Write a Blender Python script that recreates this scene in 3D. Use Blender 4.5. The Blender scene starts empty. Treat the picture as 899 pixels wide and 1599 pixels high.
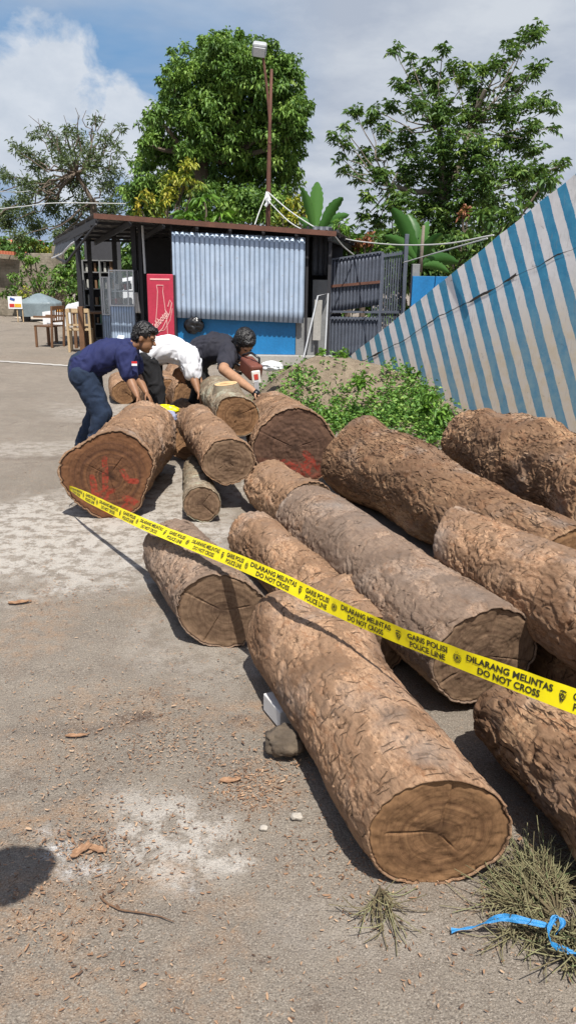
import bpy, math, random
import numpy as np
from mathutils import Vector, Matrix
random.seed(7); RNG=np.random.default_rng(11)
S=bpy.context.scene; COL=S.collection
pi=math.pi
# ------------------------------------------------------------------ camera model (photo 899x1599)
F=1200.0; CAMZ=1.6; PITCH=math.radians(17.1); ROLL=0.0145
_f=np.array([0,math.cos(PITCH),-math.sin(PITCH)]); _r=np.array([1.,0,0]); _u=np.array([0,math.sin(PITCH),math.cos(PITCH)])
R_=math.cos(ROLL)*_r+math.sin(ROLL)*_u; U_=math.cos(ROLL)*_u-math.sin(ROLL)*_r
C0=np.array([0,0,CAMZ])
def ray(u,v): return R_*((u-449.5)/F)+U_*((799.5-v)/F)+_f
def P(u,v,Y):
    d=ray(u,v); return C0+d*(Y/d[1])
def T(u,v,t): return C0+ray(u,v)*t
def G(u,v,z=0.0):
    d=ray(u,v); return C0+d*((z-CAMZ)/d[2])
cam=bpy.data.cameras.new('camera'); co=bpy.data.objects.new('camera',cam); COL.objects.link(co)
co.matrix_world=Matrix([[R_[i],U_[i],-_f[i],C0[i]] for i in range(3)]+[[0,0,0,1]])
cam.sensor_fit='VERTICAL'; cam.sensor_height=24; cam.lens=24*F/1599; cam.clip_start=.05; cam.clip_end=2000
S.camera=co
S.render.resolution_x=575; S.render.resolution_y=1024
# ------------------------------------------------------------------ noise
_perm=RNG.permutation(512).astype(np.int64); _perm=np.concatenate([_perm,_perm,_perm])
_val=RNG.random(512)*2-1
def _h(i,j,k): return _val[_perm[(_perm[(_perm[i&511]+j)&511]+k)&511]]
def vn(p):
    p=np.asarray(p,float); i=np.floor(p).astype(np.int64); f=p-i; f=f*f*f*(f*(f*6-15)+10)
    x,y,z=i[...,0],i[...,1],i[...,2]; a,b,c=f[...,0],f[...,1],f[...,2]
    def L(s,t,w): return s+(t-s)*w
    return L(L(L(_h(x,y,z),_h(x+1,y,z),a),L(_h(x,y+1,z),_h(x+1,y+1,z),a),b),
             L(L(_h(x,y,z+1),_h(x+1,y,z+1),a),L(_h(x,y+1,z+1),_h(x+1,y+1,z+1),a),b),c)
def fbm(p,o=4,g=.5):
    p=np.asarray(p,float); s=0; a=1; n=0
    for k in range(o):
        s=s+a*vn(p*(2.03**k)+k*17.3); n+=a; a*=g
    return s/n
def sst(a,b,x):
    t=np.clip((x-a)/(b-a),0,1); return t*t*(3-2*t)
# ------------------------------------------------------------------ object helpers
def tag(o,label=None,cat=None,group=None,kind=None):
    if label: o['label']=label
    if cat: o['category']=cat
    if group: o['group']=group
    if kind: o['kind']=kind
    return o
def thing(name,label,cat,loc=(0,0,0),group=None):
    o=bpy.data.objects.new(name,None); COL.objects.link(o); o.location=[float(c) for c in loc]; o.empty_display_size=.1
    return tag(o,label,cat,group)
def worldloc(o):
    v=np.zeros(3)
    while o is not None: v+=np.array(o.location); o=o.parent
    return v
def mk(name,verts,faces,mat,parent=None,smooth=False,loc=None,attrs=None,label=None,local=False,mats=None,fmat=None):
    verts=np.asarray(verts,float)
    me=bpy.data.meshes.new(name)
    if parent is not None and not local: off=worldloc(parent)
    elif loc is not None: off=np.asarray(loc,float)
    else: off=np.zeros(3)
    verts=verts-off
    if isinstance(faces,np.ndarray):
        k=faces.shape[1]; me.vertices.add(len(verts)); me.vertices.foreach_set('co',verts.astype(np.float32).ravel())
        me.loops.add(faces.size); me.loops.foreach_set('vertex_index',faces.astype(np.int32).ravel())
        me.polygons.add(len(faces)); me.polygons.foreach_set('loop_start',np.arange(0,faces.size,k,dtype=np.int32))
        me.update(calc_edges=True)
    else:
        me.from_pydata([tuple(v) for v in verts],[],[tuple(f) for f in faces]); me.update()
    if attrs:
        for kx,a in attrs.items():
            at=me.attributes.new(kx,'FLOAT','POINT'); at.data.foreach_set('value',np.asarray(a,np.float32).ravel())
    if mats:
        for m in mats: me.materials.append(m)
        me.polygons.foreach_set('material_index',np.asarray(fmat,np.int32))
    elif mat: me.materials.append(mat)
    if smooth: me.polygons.foreach_set('use_smooth',np.ones(len(me.polygons),bool))
    me.update()
    o=bpy.data.objects.new(name,me); COL.objects.link(o)
    if parent is not None: o.parent=parent
    elif loc is not None: o.location=[float(c) for c in loc]
    if label: o['label']=label
    return o
def bev(o,w=.004,s=2):
    m=o.modifiers.new('bevel','BEVEL'); m.width=w; m.segments=s; m.limit_method='ANGLE'; return o
class MB:
    def __init__(s): s.v=[]; s.f=[]
    def add(s,v,f):
        n=len(s.v); s.v+= [tuple(float(c) for c in x) for x in v]; s.f+=[tuple(int(i)+n for i in q) for q in f]; return s
    def box(s,c,d,rz=0,rx=0,ry=0):
        m=Matrix.Rotation(rz,3,'Z')@Matrix.Rotation(ry,3,'Y')@Matrix.Rotation(rx,3,'X'); c=Vector([float(x) for x in c])
        v=[c+m@Vector((sx*d[0]/2,sy*d[1]/2,sz*d[2]/2)) for sx in(-1,1) for sy in(-1,1) for sz in(-1,1)]
        return s.add(v,[(0,1,3,2),(4,6,7,5),(0,4,5,1),(2,3,7,6),(0,2,6,4),(1,5,7,3)])
    def bx(s,x0,x1,y0,y1,z0,z1): return s.box(((x0+x1)/2,(y0+y1)/2,(z0+z1)/2),(abs(x1-x0),abs(y1-y0),abs(z1-z0)))
    def bar(s,a,b,w,h=None):
        a=Vector([float(x) for x in a]); b=Vector([float(x) for x in b]); h=h or w
        d=(b-a).normalized(); up=Vector((0,0,1)) if abs(d.z)<.95 else Vector((0,1,0)); sd=d.cross(up).normalized(); up=sd.cross(d)
        v=[p+sd*(i*w/2)+up*(j*h/2) for p in(a,b) for i,j in((-1,-1),(1,-1),(1,1),(-1,1))]
        return s.add(v,[(0,3,2,1),(4,5,6,7),(0,1,5,4),(1,2,6,5),(2,3,7,6),(3,0,4,7)])
    def tube(s,path,r,n=10,cap=True):
        v,f=tube(path,r,n,cap); return s.add(v,f)
    def prism(s,poly,vec):
        k=len(poly); vec=np.asarray(vec,float); poly=[np.asarray(p,float) for p in poly]
        return s.add(poly+[p+vec for p in poly],[tuple(range(k))[::-1],tuple(range(k,2*k))]+[(i,(i+1)%k,k+(i+1)%k,k+i) for i in range(k)])
    def sph(s,c,r,n=10,m=7,sc=(1,1,1)):
        v=[];f=[]
        for i in range(m+1):
            a=pi*i/m
            for j in range(n):
                b=2*pi*j/n; v.append((c[0]+r*sc[0]*math.sin(a)*math.cos(b),c[1]+r*sc[1]*math.sin(a)*math.sin(b),c[2]+r*sc[2]*math.cos(a)))
        for i in range(m):
            for j in range(n): f.append((i*n+j,(i+1)*n+j,(i+1)*n+(j+1)%n,i*n+(j+1)%n))
        return s.add(v,f)
    def each(s,name,mat,parent,**k):
        # every connected piece becomes an object of its own
        par=list(range(len(s.v)))
        def fd(a):
            while par[a]!=a: par[a]=par[par[a]]; a=par[a]
            return a
        for q in s.f:
            for a in q[1:]: par[fd(a)]=fd(q[0])
        g={}
        for q in s.f: g.setdefault(fd(q[0]),[]).append(q)
        for fs in g.values():
            ids=sorted({a for q in fs for a in q}); mp={a:i for i,a in enumerate(ids)}; n=MB(); n.v=[s.v[a] for a in ids]; n.f=[tuple(mp[a] for a in q) for q in fs]; n.build(name,mat,parent,**k)
    def build(s,name,mat,parent=None,smooth=False,bevel=0,loc=None,label=None):
        o=mk(name,np.array(s.v),s.f,mat,parent,smooth,loc,label=label)
        if bevel: bev(o,bevel)
        return o
def tube(path,r,n=10,cap=True):
    path=np.asarray(path,float); k=len(path); r=np.broadcast_to(np.asarray(r,float),(k,))
    t=np.gradient(path,axis=0); t/=np.linalg.norm(t,axis=1)[:,None]+1e-9
    a=np.array([0,0,1.]) if abs(t[0][2])<.9 else np.array([1.,0,0])
    v=[]; s=np.cross(t[0],a); s/=np.linalg.norm(s)
    for i in range(k):
        s=s-t[i]*np.dot(s,t[i]); s/=np.linalg.norm(s)+1e-9; b=np.cross(t[i],s)
        for j in range(n):
            an=2*pi*j/n; v.append(path[i]+r[i]*(s*math.cos(an)+b*math.sin(an)))
    f=[(i*n+j,i*n+(j+1)%n,(i+1)*n+(j+1)%n,(i+1)*n+j) for i in range(k-1) for j in range(n)]
    if cap: f+=[tuple(range(n))[::-1],tuple((k-1)*n+j for j in range(n))]
    return v,f
def gridfaces(nu,nv,wrap=False):
    """rows nv, columns nu; wrap in u"""
    i=np.arange(nv-1)[:,None]; j=np.arange(nu if wrap else nu-1)[None,:]; j2=(j+1)%nu
    a=i*nu+j; b=i*nu+j2; c=(i+1)*nu+j2; d=(i+1)*nu+j
    return np.stack([a,b,c,d],-1).reshape(-1,4)
# ------------------------------------------------------------------ materials
class NT:
    def __init__(s,name):
        s.m=bpy.data.materials.new(name); s.m.use_nodes=True; s.t=s.m.node_tree; s.n=s.t.nodes; s.l=s.t.links
        s.b=s.n['Principled BSDF']; s._c=None
    def put(s,node,k,v):
        if v is None: return
        i=node.inputs[k]
        if isinstance(v,bpy.types.NodeSocket): s.l.new(v,i)
        else:
            if i.type=='RGBA' and not isinstance(v,(int,float)) and len(v)==3: v=(*v,1)
            i.default_value=v
    def co(s,w='Object'):
        if not s._c: s._c=s.n.new('ShaderNodeTexCoord')
        return s._c.outputs[w]
    def geo(s,w='Position'): return s.n.new('ShaderNodeNewGeometry').outputs[w]
    def attr(s,a):
        n=s.n.new('ShaderNodeAttribute'); n.attribute_name=a; return n.outputs['Fac']
    def mp(s,v,scale=(1,1,1),loc=(0,0,0),rot=(0,0,0)):
        n=s.n.new('ShaderNodeMapping'); s.put(n,0,v); n.inputs['Scale'].default_value=scale; n.inputs['Location'].default_value=loc; n.inputs['Rotation'].default_value=rot; return n.outputs[0]
    def noise(s,v,sc=5,d=4,r=.55,dist=0,out='Fac'):
        n=s.n.new('ShaderNodeTexNoise'); s.put(n,'Vector',v); n.inputs['Scale'].default_value=sc; n.inputs['Detail'].default_value=d; n.inputs['Roughness'].default_value=r; n.inputs['Distortion'].default_value=dist; return n.outputs[out]
    def vor(s,v,sc=5,feat='F1',out='Distance',rand=1):
        n=s.n.new('ShaderNodeTexVoronoi'); n.feature=feat; s.put(n,'Vector',v); n.inputs['Scale'].default_value=sc; n.inputs['Randomness'].default_value=rand; return n.outputs[out]
    def ramp(s,f,st,interp='LINEAR'):
        n=s.n.new('ShaderNodeValToRGB'); s.put(n,0,f); e=n.color_ramp.elements; n.color_ramp.interpolation=interp
        while len(e)<len(st): e.new(.5)
        for x,(p,c) in zip(e,st): x.position=p; x.color=(*c,1) if not isinstance(c,(int,float)) else (c,c,c,1)
        return n.outputs[0]
    def m_(s,op,a,b=None,c=None,clamp=False):
        n=s.n.new('ShaderNodeMath'); n.operation=op; n.use_clamp=clamp; s.put(n,0,a); s.put(n,1,b); s.put(n,2,c); return n.outputs[0]
    def vm(s,op,a,b=None):
        n=s.n.new('ShaderNodeVectorMath'); n.operation=op; s.put(n,0,a); s.put(n,1,b); return n.outputs['Value' if op in('DOT_PRODUCT','LENGTH') else 0]
    def mix(s,f,a,b,mode='MIX'):
        n=s.n.new('ShaderNodeMix'); n.data_type='RGBA'; n.blend_type=mode; s.put(n,0,f); s.put(n,6,a); s.put(n,7,b); return n.outputs[2]
    def mr(s,f,a,b,c=0.,d=1.):
        n=s.n.new('ShaderNodeMapRange'); s.put(n,0,f); s.put(n,1,a); s.put(n,2,b); s.put(n,3,c); s.put(n,4,d); return n.outputs[0]
    def sep(s,v):
        n=s.n.new('ShaderNodeSeparateXYZ'); s.put(n,0,v); return n.outputs
    def bump(s,h,st=.5,d=.01,nrm=None):
        n=s.n.new('ShaderNodeBump'); s.put(n,'Height',h); n.inputs['Strength'].default_value=st; n.inputs['Distance'].default_value=d; s.put(n,'Normal',nrm); return n.outputs[0]
    def out(s,col=None,rough=.8,metal=0.,normal=None,spec=None,**k):
        s.put(s.b,'Base Color',col); s.put(s.b,'Roughness',rough); s.put(s.b,'Metallic',metal)
        if normal is not None: s.put(s.b,'Normal',normal)
        if spec is not None: s.put(s.b,'Specular IOR Level',spec)
        for a,b in k.items(): s.put(s.b,a,b)
        return s.m
def plain(name,c,rough=.7,metal=0.,var=.25,sc=8,bump=.15,**k):
    """a base colour with blotchy dirt variation and fine bump"""
    t=NT(name); n=t.noise(t.co(),sc,5,.6); n2=t.noise(t.co(),sc*9,3,.6)
    d=tuple(x*(1-var) for x in c); l=tuple(min(1,x*(1+var*.5)) for x in c)
    col=t.ramp(n,[(.3,d),(.7,l)]); col=t.mix(.35,col,t.ramp(n2,[(.35,d),(.65,l)]))
    return t.out(col,rough,metal,t.bump(n2,bump,.004),**k)
M={}
def bark_mat(name,light,mid,dark,red,streak=1.0,moss=0.):
    t=NT(name); v=t.co()
    vs=t.mp(v,(1,1,.22)); crev=t.attr('crev')
    n1=t.noise(v,4,6,.65,.4); n2=t.noise(vs,30,6,.7,.8); n3=t.noise(t.mp(v,(1,1,.5)),110,4,.7,.3)
    c=t.ramp(n1,[(.34,mid),(.5,light),(.68,mid)])
    c=t.mix(t.mr(n2,.50,.66,0,.6),c,red); c=t.mix(t.mr(n2,.43,.31,0,.9),c,dark)
    c=t.mix(t.mr(n3,.50,.70,0,.75),c,tuple(min(1,x*1.55) for x in light))
    c=t.mix(t.mr(n3,.45,.33,0,.75),c,dark)
    c=t.mix(t.mr(crev,.30,-.1,0,.85),c,dark); c=t.mix(t.mr(crev,-.15,-.3,0,1.),c,tuple(x*.45 for x in dark))
    fl=t.noise(t.mp(v,(1,1,.6),(3,1,2)),10,6,.75,1.4); c=t.mix(t.mr(fl,.55,.62,0,.65),c,red); c=t.mix(t.mr(fl,.36,.30,0,.6),c,tuple(min(1,x*1.3) for x in light))
    pt=t.noise(t.mp(v,(1,1,1),(7,3,5)),2.6,5,.6,.5); c=t.mix(t.mr(pt,.50,.62,0,.62*streak),c,tuple(q*1.6 for q in dark))
    g=t.noise(t.mp(v,(1,1,1),(1,8,5)),3.1,4,.6); lum=t.m_('MULTIPLY',t.mr(g,.5,.7),.45); c=t.mix(lum,c,tuple((light[0]+light[1]+light[2])/3*q for q in (1.05,1.,.93)))
    if moss>0: c=t.mix(t.mr(t.noise(t.mp(v,(1,1,1),(5,9,2)),6,5,.7),.48,.6,0,moss),c,(.36,.36,.27))
    pe=t.m_('ADD',t.attr('peel'),t.m_('MULTIPLY',t.m_('SUBTRACT',n3,.5),.8)); ou=t.mr(pe,.62,.42)
    c=t.mix(t.m_('MULTIPLY',ou,.75),c,t.mix(.5,c,tuple(q*.85 for q in (mid[0]*.95,mid[1]*1.05,mid[2]*1.2)),'MIX')); c=t.mix(t.m_('MULTIPLY',ou,.38),c,tuple(q*.75 for q in (mid[0],mid[1]*1.02,mid[2]*1.05)))
    h=t.m_('ADD',t.m_('MULTIPLY',n2,.9),t.m_('ADD',t.m_('MULTIPLY',n3,.4),t.m_('MULTIPLY',fl,.25)))
    nb=t.mix(.22,v,t.noise(v,9,4,.6,out='Color')); cr=t.vor(t.mp(nb,(1,1,.6)),17,'DISTANCE_TO_EDGE'); mk_=t.mr(t.noise(v,7,3,.5),.5,.6)
    ck=t.m_('MULTIPLY',t.mr(cr,.035,.0),mk_)
    
    return t.out(c,.92,0,t.bump(h,.75,.008),spec=.2)
M['bark_tan']=bark_mat('bark_tan',(.37,.235,.145),(.265,.155,.088),(.065,.036,.021),(.27,.13,.062))
M['bark_pale']=bark_mat('bark_pale',(.31,.22,.158),(.23,.158,.11),(.07,.044,.029),(.215,.12,.068))
M['bark_red']=bark_mat('bark_red',(.34,.215,.125),(.20,.11,.06),(.045,.024,.014),(.25,.11,.05))
M['bark_grey']=bark_mat('bark_grey',(.32,.26,.185),(.22,.16,.10),(.065,.042,.027),(.23,.145,.08),moss=.75)
def wood_mat(name,light,mid,dark,ringsc,paint=0.,crackmix=1.):
    t=NT(name); v=t.co(); d=t.mix(.018,v,t.noise(v,9,4,.55,out='Color'))
    s=t.sep(d); rr=t.m_('SQRT',t.m_('ADD',t.m_('MULTIPLY',s[0],s[0]),t.m_('MULTIPLY',s[1],s[1])))
    ring=t.noise(t.vm('SCALE',v,None),1) if False else None
    comb=t.n.new('ShaderNodeCombineXYZ'); t.put(comb,0,rr)
    rn=t.noise(comb.outputs[0],ringsc,4,.75); 
    ang=t.m_('ARCTAN2',s[1],s[0]); cb2=t.n.new('ShaderNodeCombineXYZ'); t.put(cb2,0,t.m_('MULTIPLY',ang,5.)); t.put(cb2,1,t.m_('MULTIPLY',rr,3.)) 
    rad=t.noise(cb2.outputs[0],3.,5,.7,.4)
    saw=t.noise(t.mp(v,(1,.06,1),(0,0,0),(0,0,.5)),90,3,.6)
    bl=t.noise(v,6,4,.6)
    c=t.mix(t.mr(rn,.40,.56),t.mix(.35,dark,mid),light); c=t.mix(t.mr(bl,.35,.65,0,.55),c,mid); c=t.mix(t.mr(saw,.5,.72,0,.35),c,dark); fg=t.noise(v,120,4,.7); c=t.mix(t.mr(fg,.55,.7,0,.4),c,light); c=t.mix(t.mr(fg,.45,.32,0,.4),c,dark); c=t.mix(t.mr(t.m_('ADD',rr,t.m_('MULTIPLY',t.m_('SUBTRACT',bl,.5),.25)),.06,.01,0,.75),c,tuple(x*.55 for x in dark))
    c=t.mix(t.mr(rad,.52,.7,0,.25),c,dark); c=t.mix(t.mr(bl,.62,.75,0,.6),c,tuple(x*.4 for x in dark))
    er=t.attr('rim'); c=t.mix(t.mr(er,.80,.9,0,.5),c,tuple(min(1,x*1.15) for x in light)); c=t.mix(t.mr(er,.965,.99),c,tuple(x*.5 for x in dark))
    if paint>0:
        pm=t.attr('paint'); pn=t.noise(v,30,5,.7); c=t.mix(t.m_('MULTIPLY',t.mr(pm,.2,.55),t.mr(pn,.42,.58,.05,.85)),c,(.30,.04,.025))
    h=t.m_('ADD',t.m_('MULTIPLY',rn,.4),t.m_('ADD',t.m_('MULTIPLY',rad,.12),t.m_('MULTIPLY',saw,.9)))
    return t.out(c,.85,0,t.bump(h,.7,.006),spec=.2)
M['wood_warm']=wood_mat('cut_wood_warm',(.25,.142,.07),(.17,.09,.044),(.075,.038,.02),60)
M['wood_dark']=wood_mat('cut_wood_dark',(.22,.145,.09),(.155,.097,.06),(.075,.042,.027),60)
M['wood_paint']=wood_mat('cut_wood_painted',(.18,.085,.04),(.115,.052,.028),(.035,.019,.015),34,1.)
M['wood_paint_dark']=wood_mat('cut_wood_painted_dark',(.15,.085,.055),(.11,.062,.042),(.05,.03,.022),34,1.)
M['wood_fresh']=wood_mat('cut_wood_fresh',(.74,.52,.29),(.66,.42,.2),(.5,.28,.12),40)
# ------------------------------------------------------------------ logs
def frame(axis):
    z=np.asarray(axis,float); z=z/np.linalg.norm(z); x=np.cross([0,0,1.],z); x/=np.linalg.norm(x); y=np.cross(z,x); return x,y,z
def log(label,p0,p1,r0,r1,bark='bark_tan',face='wood_warm',seed=0,step=.007,tilt0=(0,0),tilt1=(0,0),lump=.07,plate=.014,
        name='log',bulge=None,paint=None,face1=None,ecc=0.,eang=0.,group='felled tree trunks piled on the yard',bend=0.,sq=0.,flk=650,stringy=False,peel=.0):
    """bark mesh p0(near end)->p1, local +Z along p0->p1; cut_face children at both ends"""
    p0=np.asarray(p0,float); p1=np.asarray(p1,float); L=np.linalg.norm(p1-p0); x,y,z=frame(p1-p0)
    R=max(r0,r1); nu=int(min(320,max(60,2*pi*R/step))); nv=int(min(420,max(30,L/step)))
    th=np.linspace(0,2*pi,nu,endpoint=False)[None,:]; s=np.linspace(0,1,nv)[:,None]
    so=seed*13.7
    r=r0+(r1-r0)*s
    cx,cy=np.cos(th),np.sin(th)
    base=np.stack([np.broadcast_to(cx*r,(nv,nu)),np.broadcast_to(cy*r,(nv,nu)),np.broadcast_to(s*L,(nv,nu))],-1)
    lum=fbm(base*np.array([2.6,2.6,1.6])+so,3)*lump*R/.18
    mid=fbm(base*np.array([7,7,4])+so*2,4,.55)
    wq=base+.03*np.stack([fbm(base*9+so+5,2),fbm(base*9+so+9,2),fbm(base*9+so+3,2)],-1)
    q=fbm(wq*np.array([9,9,6.])+so*3,4,.5)*2.6+fbm(wq*np.array([4,4,2.5])+so,2)*1.6
    fr=q-np.floor(q); terr=sst(.0,.82,fr)*.75+.0; edge=sst(.0,.1,fr)
    plt=terr*sst(1.0,.86,fr)
    rg=1-np.abs(fbm(wq*np.array([9,9,11.])+so*5,3)); furrow=sst(.955,.995,rg)*sst(.0,.25,fbm(base*np.array([6,6,5.])+so*2,3))
    fib=fbm(wq*np.array([34,34,7.])+so*4,3)
    fine=fbm(base*np.array([70,70,30])+so,2)
    rr=r*(1+ecc*np.cos(2*(th-eang)))+lum+mid*.0035*min(1,plate/.012)+plt*plate*.8-furrow*.009+fib*.0016+fine*.0012+plate*.1+R*.035
    pe_=fbm(wq*np.array([6.5,6.5,3.0])+so*1.3,5,.62)+peel; PE=sst(-.012,.02,pe_); rr=rr+(1-PE)*.0045-.002
    if sq: rr=rr-sq*R*np.maximum(0,np.cos(th-pi/2))**8   # flattened knock
    if bulge:
        for (bs,ba,bw,bh) in bulge:
            da=np.angle(np.exp(1j*(th-ba))); rr=rr+bh*np.exp(-((s-bs)*L/bw)**2-(da*R/bw)**2)
    # ragged saw ends
    rim=sst(0,.012/L*1.0,s)*sst(0,.012/L,1-s); rr=rr*(.985+.015*rim)
    zz=s*L+np.zeros_like(rr)
    e0=(1-s)**2; e1=s**2
    X=cx*rr; Y=cy*rr
    if bend: 
        sn=np.sin(s*pi*1.3+seed); X=X+bend*sn; Y=Y+bend*.4*np.cos(s*2.2+seed)
        bx0,by0=bend*math.sin(seed),bend*.4*math.cos(seed); bx1,by1=bend*math.sin(1.3*pi+seed),bend*.4*math.cos(2.2+seed)
    else: bx0=by0=bx1=by1=0
    w0=sst(.35,0,s); w1=sst(.65,1,s)
    zz=zz+(tilt0[0]*(X-bx0)+tilt0[1]*(Y-by0))*w0+(tilt1[0]*(X-bx1)+tilt1[1]*(Y-by1))*w1
    zz=zz+(fbm(np.stack([X*30,Y*30,X*0+so],-1),2)*.008*(sst(.06,0,s)-sst(.94,1,s)))
    V=np.stack([X,Y,zz],-1)
    crev=plt+.25*edge-furrow*.9+.15+fib*.3
    # inner rim rows so the bark has thickness at both cuts
    def rimrow(i,k,dz,bx,by):
        q=V[i].copy(); q[:,0]=bx+(q[:,0]-bx)*k; q[:,1]=by+(q[:,1]-by)*k; q[:,2]+=dz; return q
    k1=.972
    rows=[rimrow(0,k1,.006,bx0,by0)[None],rimrow(0,k1+.004,.0,bx0,by0)[None],V,rimrow(-1,k1+.004,0,bx1,by1)[None],rimrow(-1,k1,-.006,bx1,by1)[None]]
    VV=np.concatenate(rows,0); cr=np.concatenate([crev[:1]*.2,crev[:1]*.2,crev,crev[-1:]*.2,crev[-1:]*.2],0)
    f=gridfaces(nu,len(VV),True)
    # lifted bark scales, part of the same bark surface
    rg_=np.random.default_rng(100+seed); area=2*pi*R*L; nf_=int(area*flk); ii=rg_.integers(3,nv-4,nf_); jj=rg_.integers(0,nu,nf_)
    c_=V[ii,jj]; keep=fbm(c_*np.array([5,5,3.])+so,3)+rg_.random(nf_)*.5>.12; ii=ii[keep]; jj=jj[keep]; c_=c_[keep]; k_=len(c_)
    tl=V[np.minimum(ii+2,nv-1),jj]-V[ii-2,jj]; tc=V[ii,(jj+2)%nu]-V[ii,(jj-2)%nu]; tl/=np.linalg.norm(tl,axis=1)[:,None]; tc/=np.linalg.norm(tc,axis=1)[:,None]+1e-9
    nn_=np.cross(tl,tc); nn_/=np.linalg.norm(nn_,axis=1)[:,None]+1e-9; nn_*=np.sign((nn_[:,:2]*c_[:,:2]).sum(1))[:,None]
    a_=rg_.normal(0 if stringy else pi/2,.35 if stringy else .8,k_)[:,None]; e1=tl*np.cos(a_)+tc*np.sin(a_); e2=-tl*np.sin(a_)+tc*np.cos(a_)
    l_=(rg_.uniform(.008,.028,k_) if stringy else rg_.uniform(.004,.015,k_))[:,None]; w_=l_*(rg_.uniform(.10,.25,k_) if stringy else rg_.uniform(.25,.6,k_))[:,None]
    lf=rg_.uniform(.0008,.0055 if not stringy else .005,k_)[:,None]*min(1.3,plate/.011)**.5
    hx=[(-1,-.2,.1),(-.4,-1,.9),(.5,-.8,1.),(1,.15,.7),(.4,.9,.05),(-.5,.8,.0)]
    fv=np.stack([c_+e1*l_*x_*rg_.uniform(.7,1.3,(k_,1))+e2*w_*y_*rg_.uniform(.6,1.4,(k_,1))+nn_*(lf*z_*rg_.uniform(.5,1.4,(k_,1))-.0006) for x_,y_,z_ in hx],1)
    fi=np.arange(k_)[:,None]*6+len(VV)*nu; ff_=np.concatenate([fi+[[0,1,2,3]],fi+[[0,3,4,5]]],0)
    # short dark fissures between the scales
    m_=int(area*(430 if not stringy else 600)); ii=rg_.integers(3,nv-4,m_); jj=rg_.integers(0,nu,m_); n0=V[ii,jj]; kk=fbm(n0*np.array([4,4,3.])+so+4,3)+rg_.random(m_)*.5>.15; ii=ii[kk]; jj=jj[kk]; q_=len(ii)
    mid_=rg_.integers(1,6,q_)*rg_.choice([-1,1],q_); slope=rg_.normal(0,.5,q_) if not stringy else rg_.normal(0,3.5,q_)
    rowsq=[]
    for t_ in (-1,-.5,0,.5,1):
        hw=.0017*(1-abs(t_)**1.5)+.0002
        jx=(jj+np.round(t_*mid_*(1 if not stringy else .35)).astype(int))%nu; ix=np.clip(ii+np.round(t_*slope*2+ (t_*t_)*rg_.uniform(-1.5,1.5,q_)).astype(int),2,nv-3)
        b_=V[ix,jx]; dz_=V[np.minimum(ix+1,nv-1),jx]-V[ix-1,jx]; dz_/=np.linalg.norm(dz_,axis=1)[:,None]; o2=b_.copy(); o2[:,2]=0; rn=o2/np.linalg.norm(o2,axis=1)[:,None]
        wv_=rg_.uniform(.6,2.2,(q_,1)); tt=dz_ if not stringy else np.cross(rn,dz_)
        rowsq+=[b_+tt*hw*wv_+rn*.0016,b_-tt*hw*wv_+rn*.0016]
    sv_=np.stack(rowsq,1); si=np.arange(q_)[:,None]*10+len(VV)*nu+k_*6; sf_=np.concatenate([si+[[2*t_,2*t_+2,2*t_+3,2*t_+1]] for t_ in range(4)],0)
    allv=np.concatenate([VV.reshape(-1,3),fv.reshape(-1,3),sv_.reshape(-1,3)]); PEa=np.concatenate([PE[:1],PE[:1],PE,PE[-1:],PE[-1:]],0); fii=rg_.random(k_)*.7
    allp=np.concatenate([PEa.ravel(),np.repeat(fii,6),np.full(q_*10,.5)])
    allc=np.concatenate([cr.ravel(),np.repeat(rg_.uniform(.25,.8,k_),6),np.full(q_*10,-.35)]); ff_=np.concatenate([ff_,sf_])
    o=mk(name,allv,np.concatenate([f,ff_]),M[bark],smooth=True,attrs={'crev':allc,'peel':allp})
    o.matrix_world=Matrix([[x[i],y[i],z[i],p0[i]] for i in range(3)]+[[0,0,0,1]])
    tag(o,label,'log',group)
    for (row,cen,fm,sgn,tl) in ((VV[0],(bx0,by0),face,1,tilt0),(VV[-1],(bx1,by1),face1 or face,-1,tilt1)):
        c=row.mean(0); nr=60; A_=np.c_[row[:,0],row[:,1],np.ones(len(row))]; pl=np.linalg.lstsq(A_,row[:,2],rcond=None)[0]; rp=row.copy(); rp[:,2]=A_@pl; c[2]=pl[0]*c[0]+pl[1]*c[1]+pl[2]; ks=np.linspace(0,1,nr)[:,None,None]
        g=c+(rp[None]-c)*ks; g=g+np.stack([np.zeros(len(row)),np.zeros(len(row)),row[:,2]-rp[:,2]],-1)[None]*sst(.93,1.,ks)
        u_=(g-c); 
        hk=(fbm(np.stack([g[...,0]*9,g[...,1]*9,g[...,2]*0+so],-1),4)*.010+fbm(np.stack([g[...,0]*45,g[...,1]*45,g[...,2]*0+so],-1),2)*.003)
        an=np.arctan2(u_[...,1],u_[...,0]); rad=np.hypot(u_[...,0],u_[...,1])
        ck=np.zeros_like(hk)
        for j in range(3):
            a0=(seed*1.7+j*2.3)%(2*pi); dd=np.abs(np.sin(an-a0))*rad; ck+=sst(.004,.0,dd+fbm(g*20+so,2)*.006)*sst(.0,.3,ks[...,0])*(np.cos(an-a0)>0)*.006
        g=g.copy(); g[...,2]+=sgn*ck+hk*sst(1.,.9,ks[...,0])
        at={'rim':np.broadcast_to(ks[...,0],g.shape[:2]).ravel()}
        if paint is not None and sgn==1: at['paint']=paint(u_[...,0],u_[...,1]).ravel()
        ff=gridfaces(nu,nr,True)
        if sgn==1: ff=ff[:,::-1]
        cf=mk('cut_face',(g-c).reshape(-1,3),ff,M[fm],smooth=True,attrs=at)
        cf.parent=o; cf.location=[float(q) for q in c]
    return o
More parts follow.
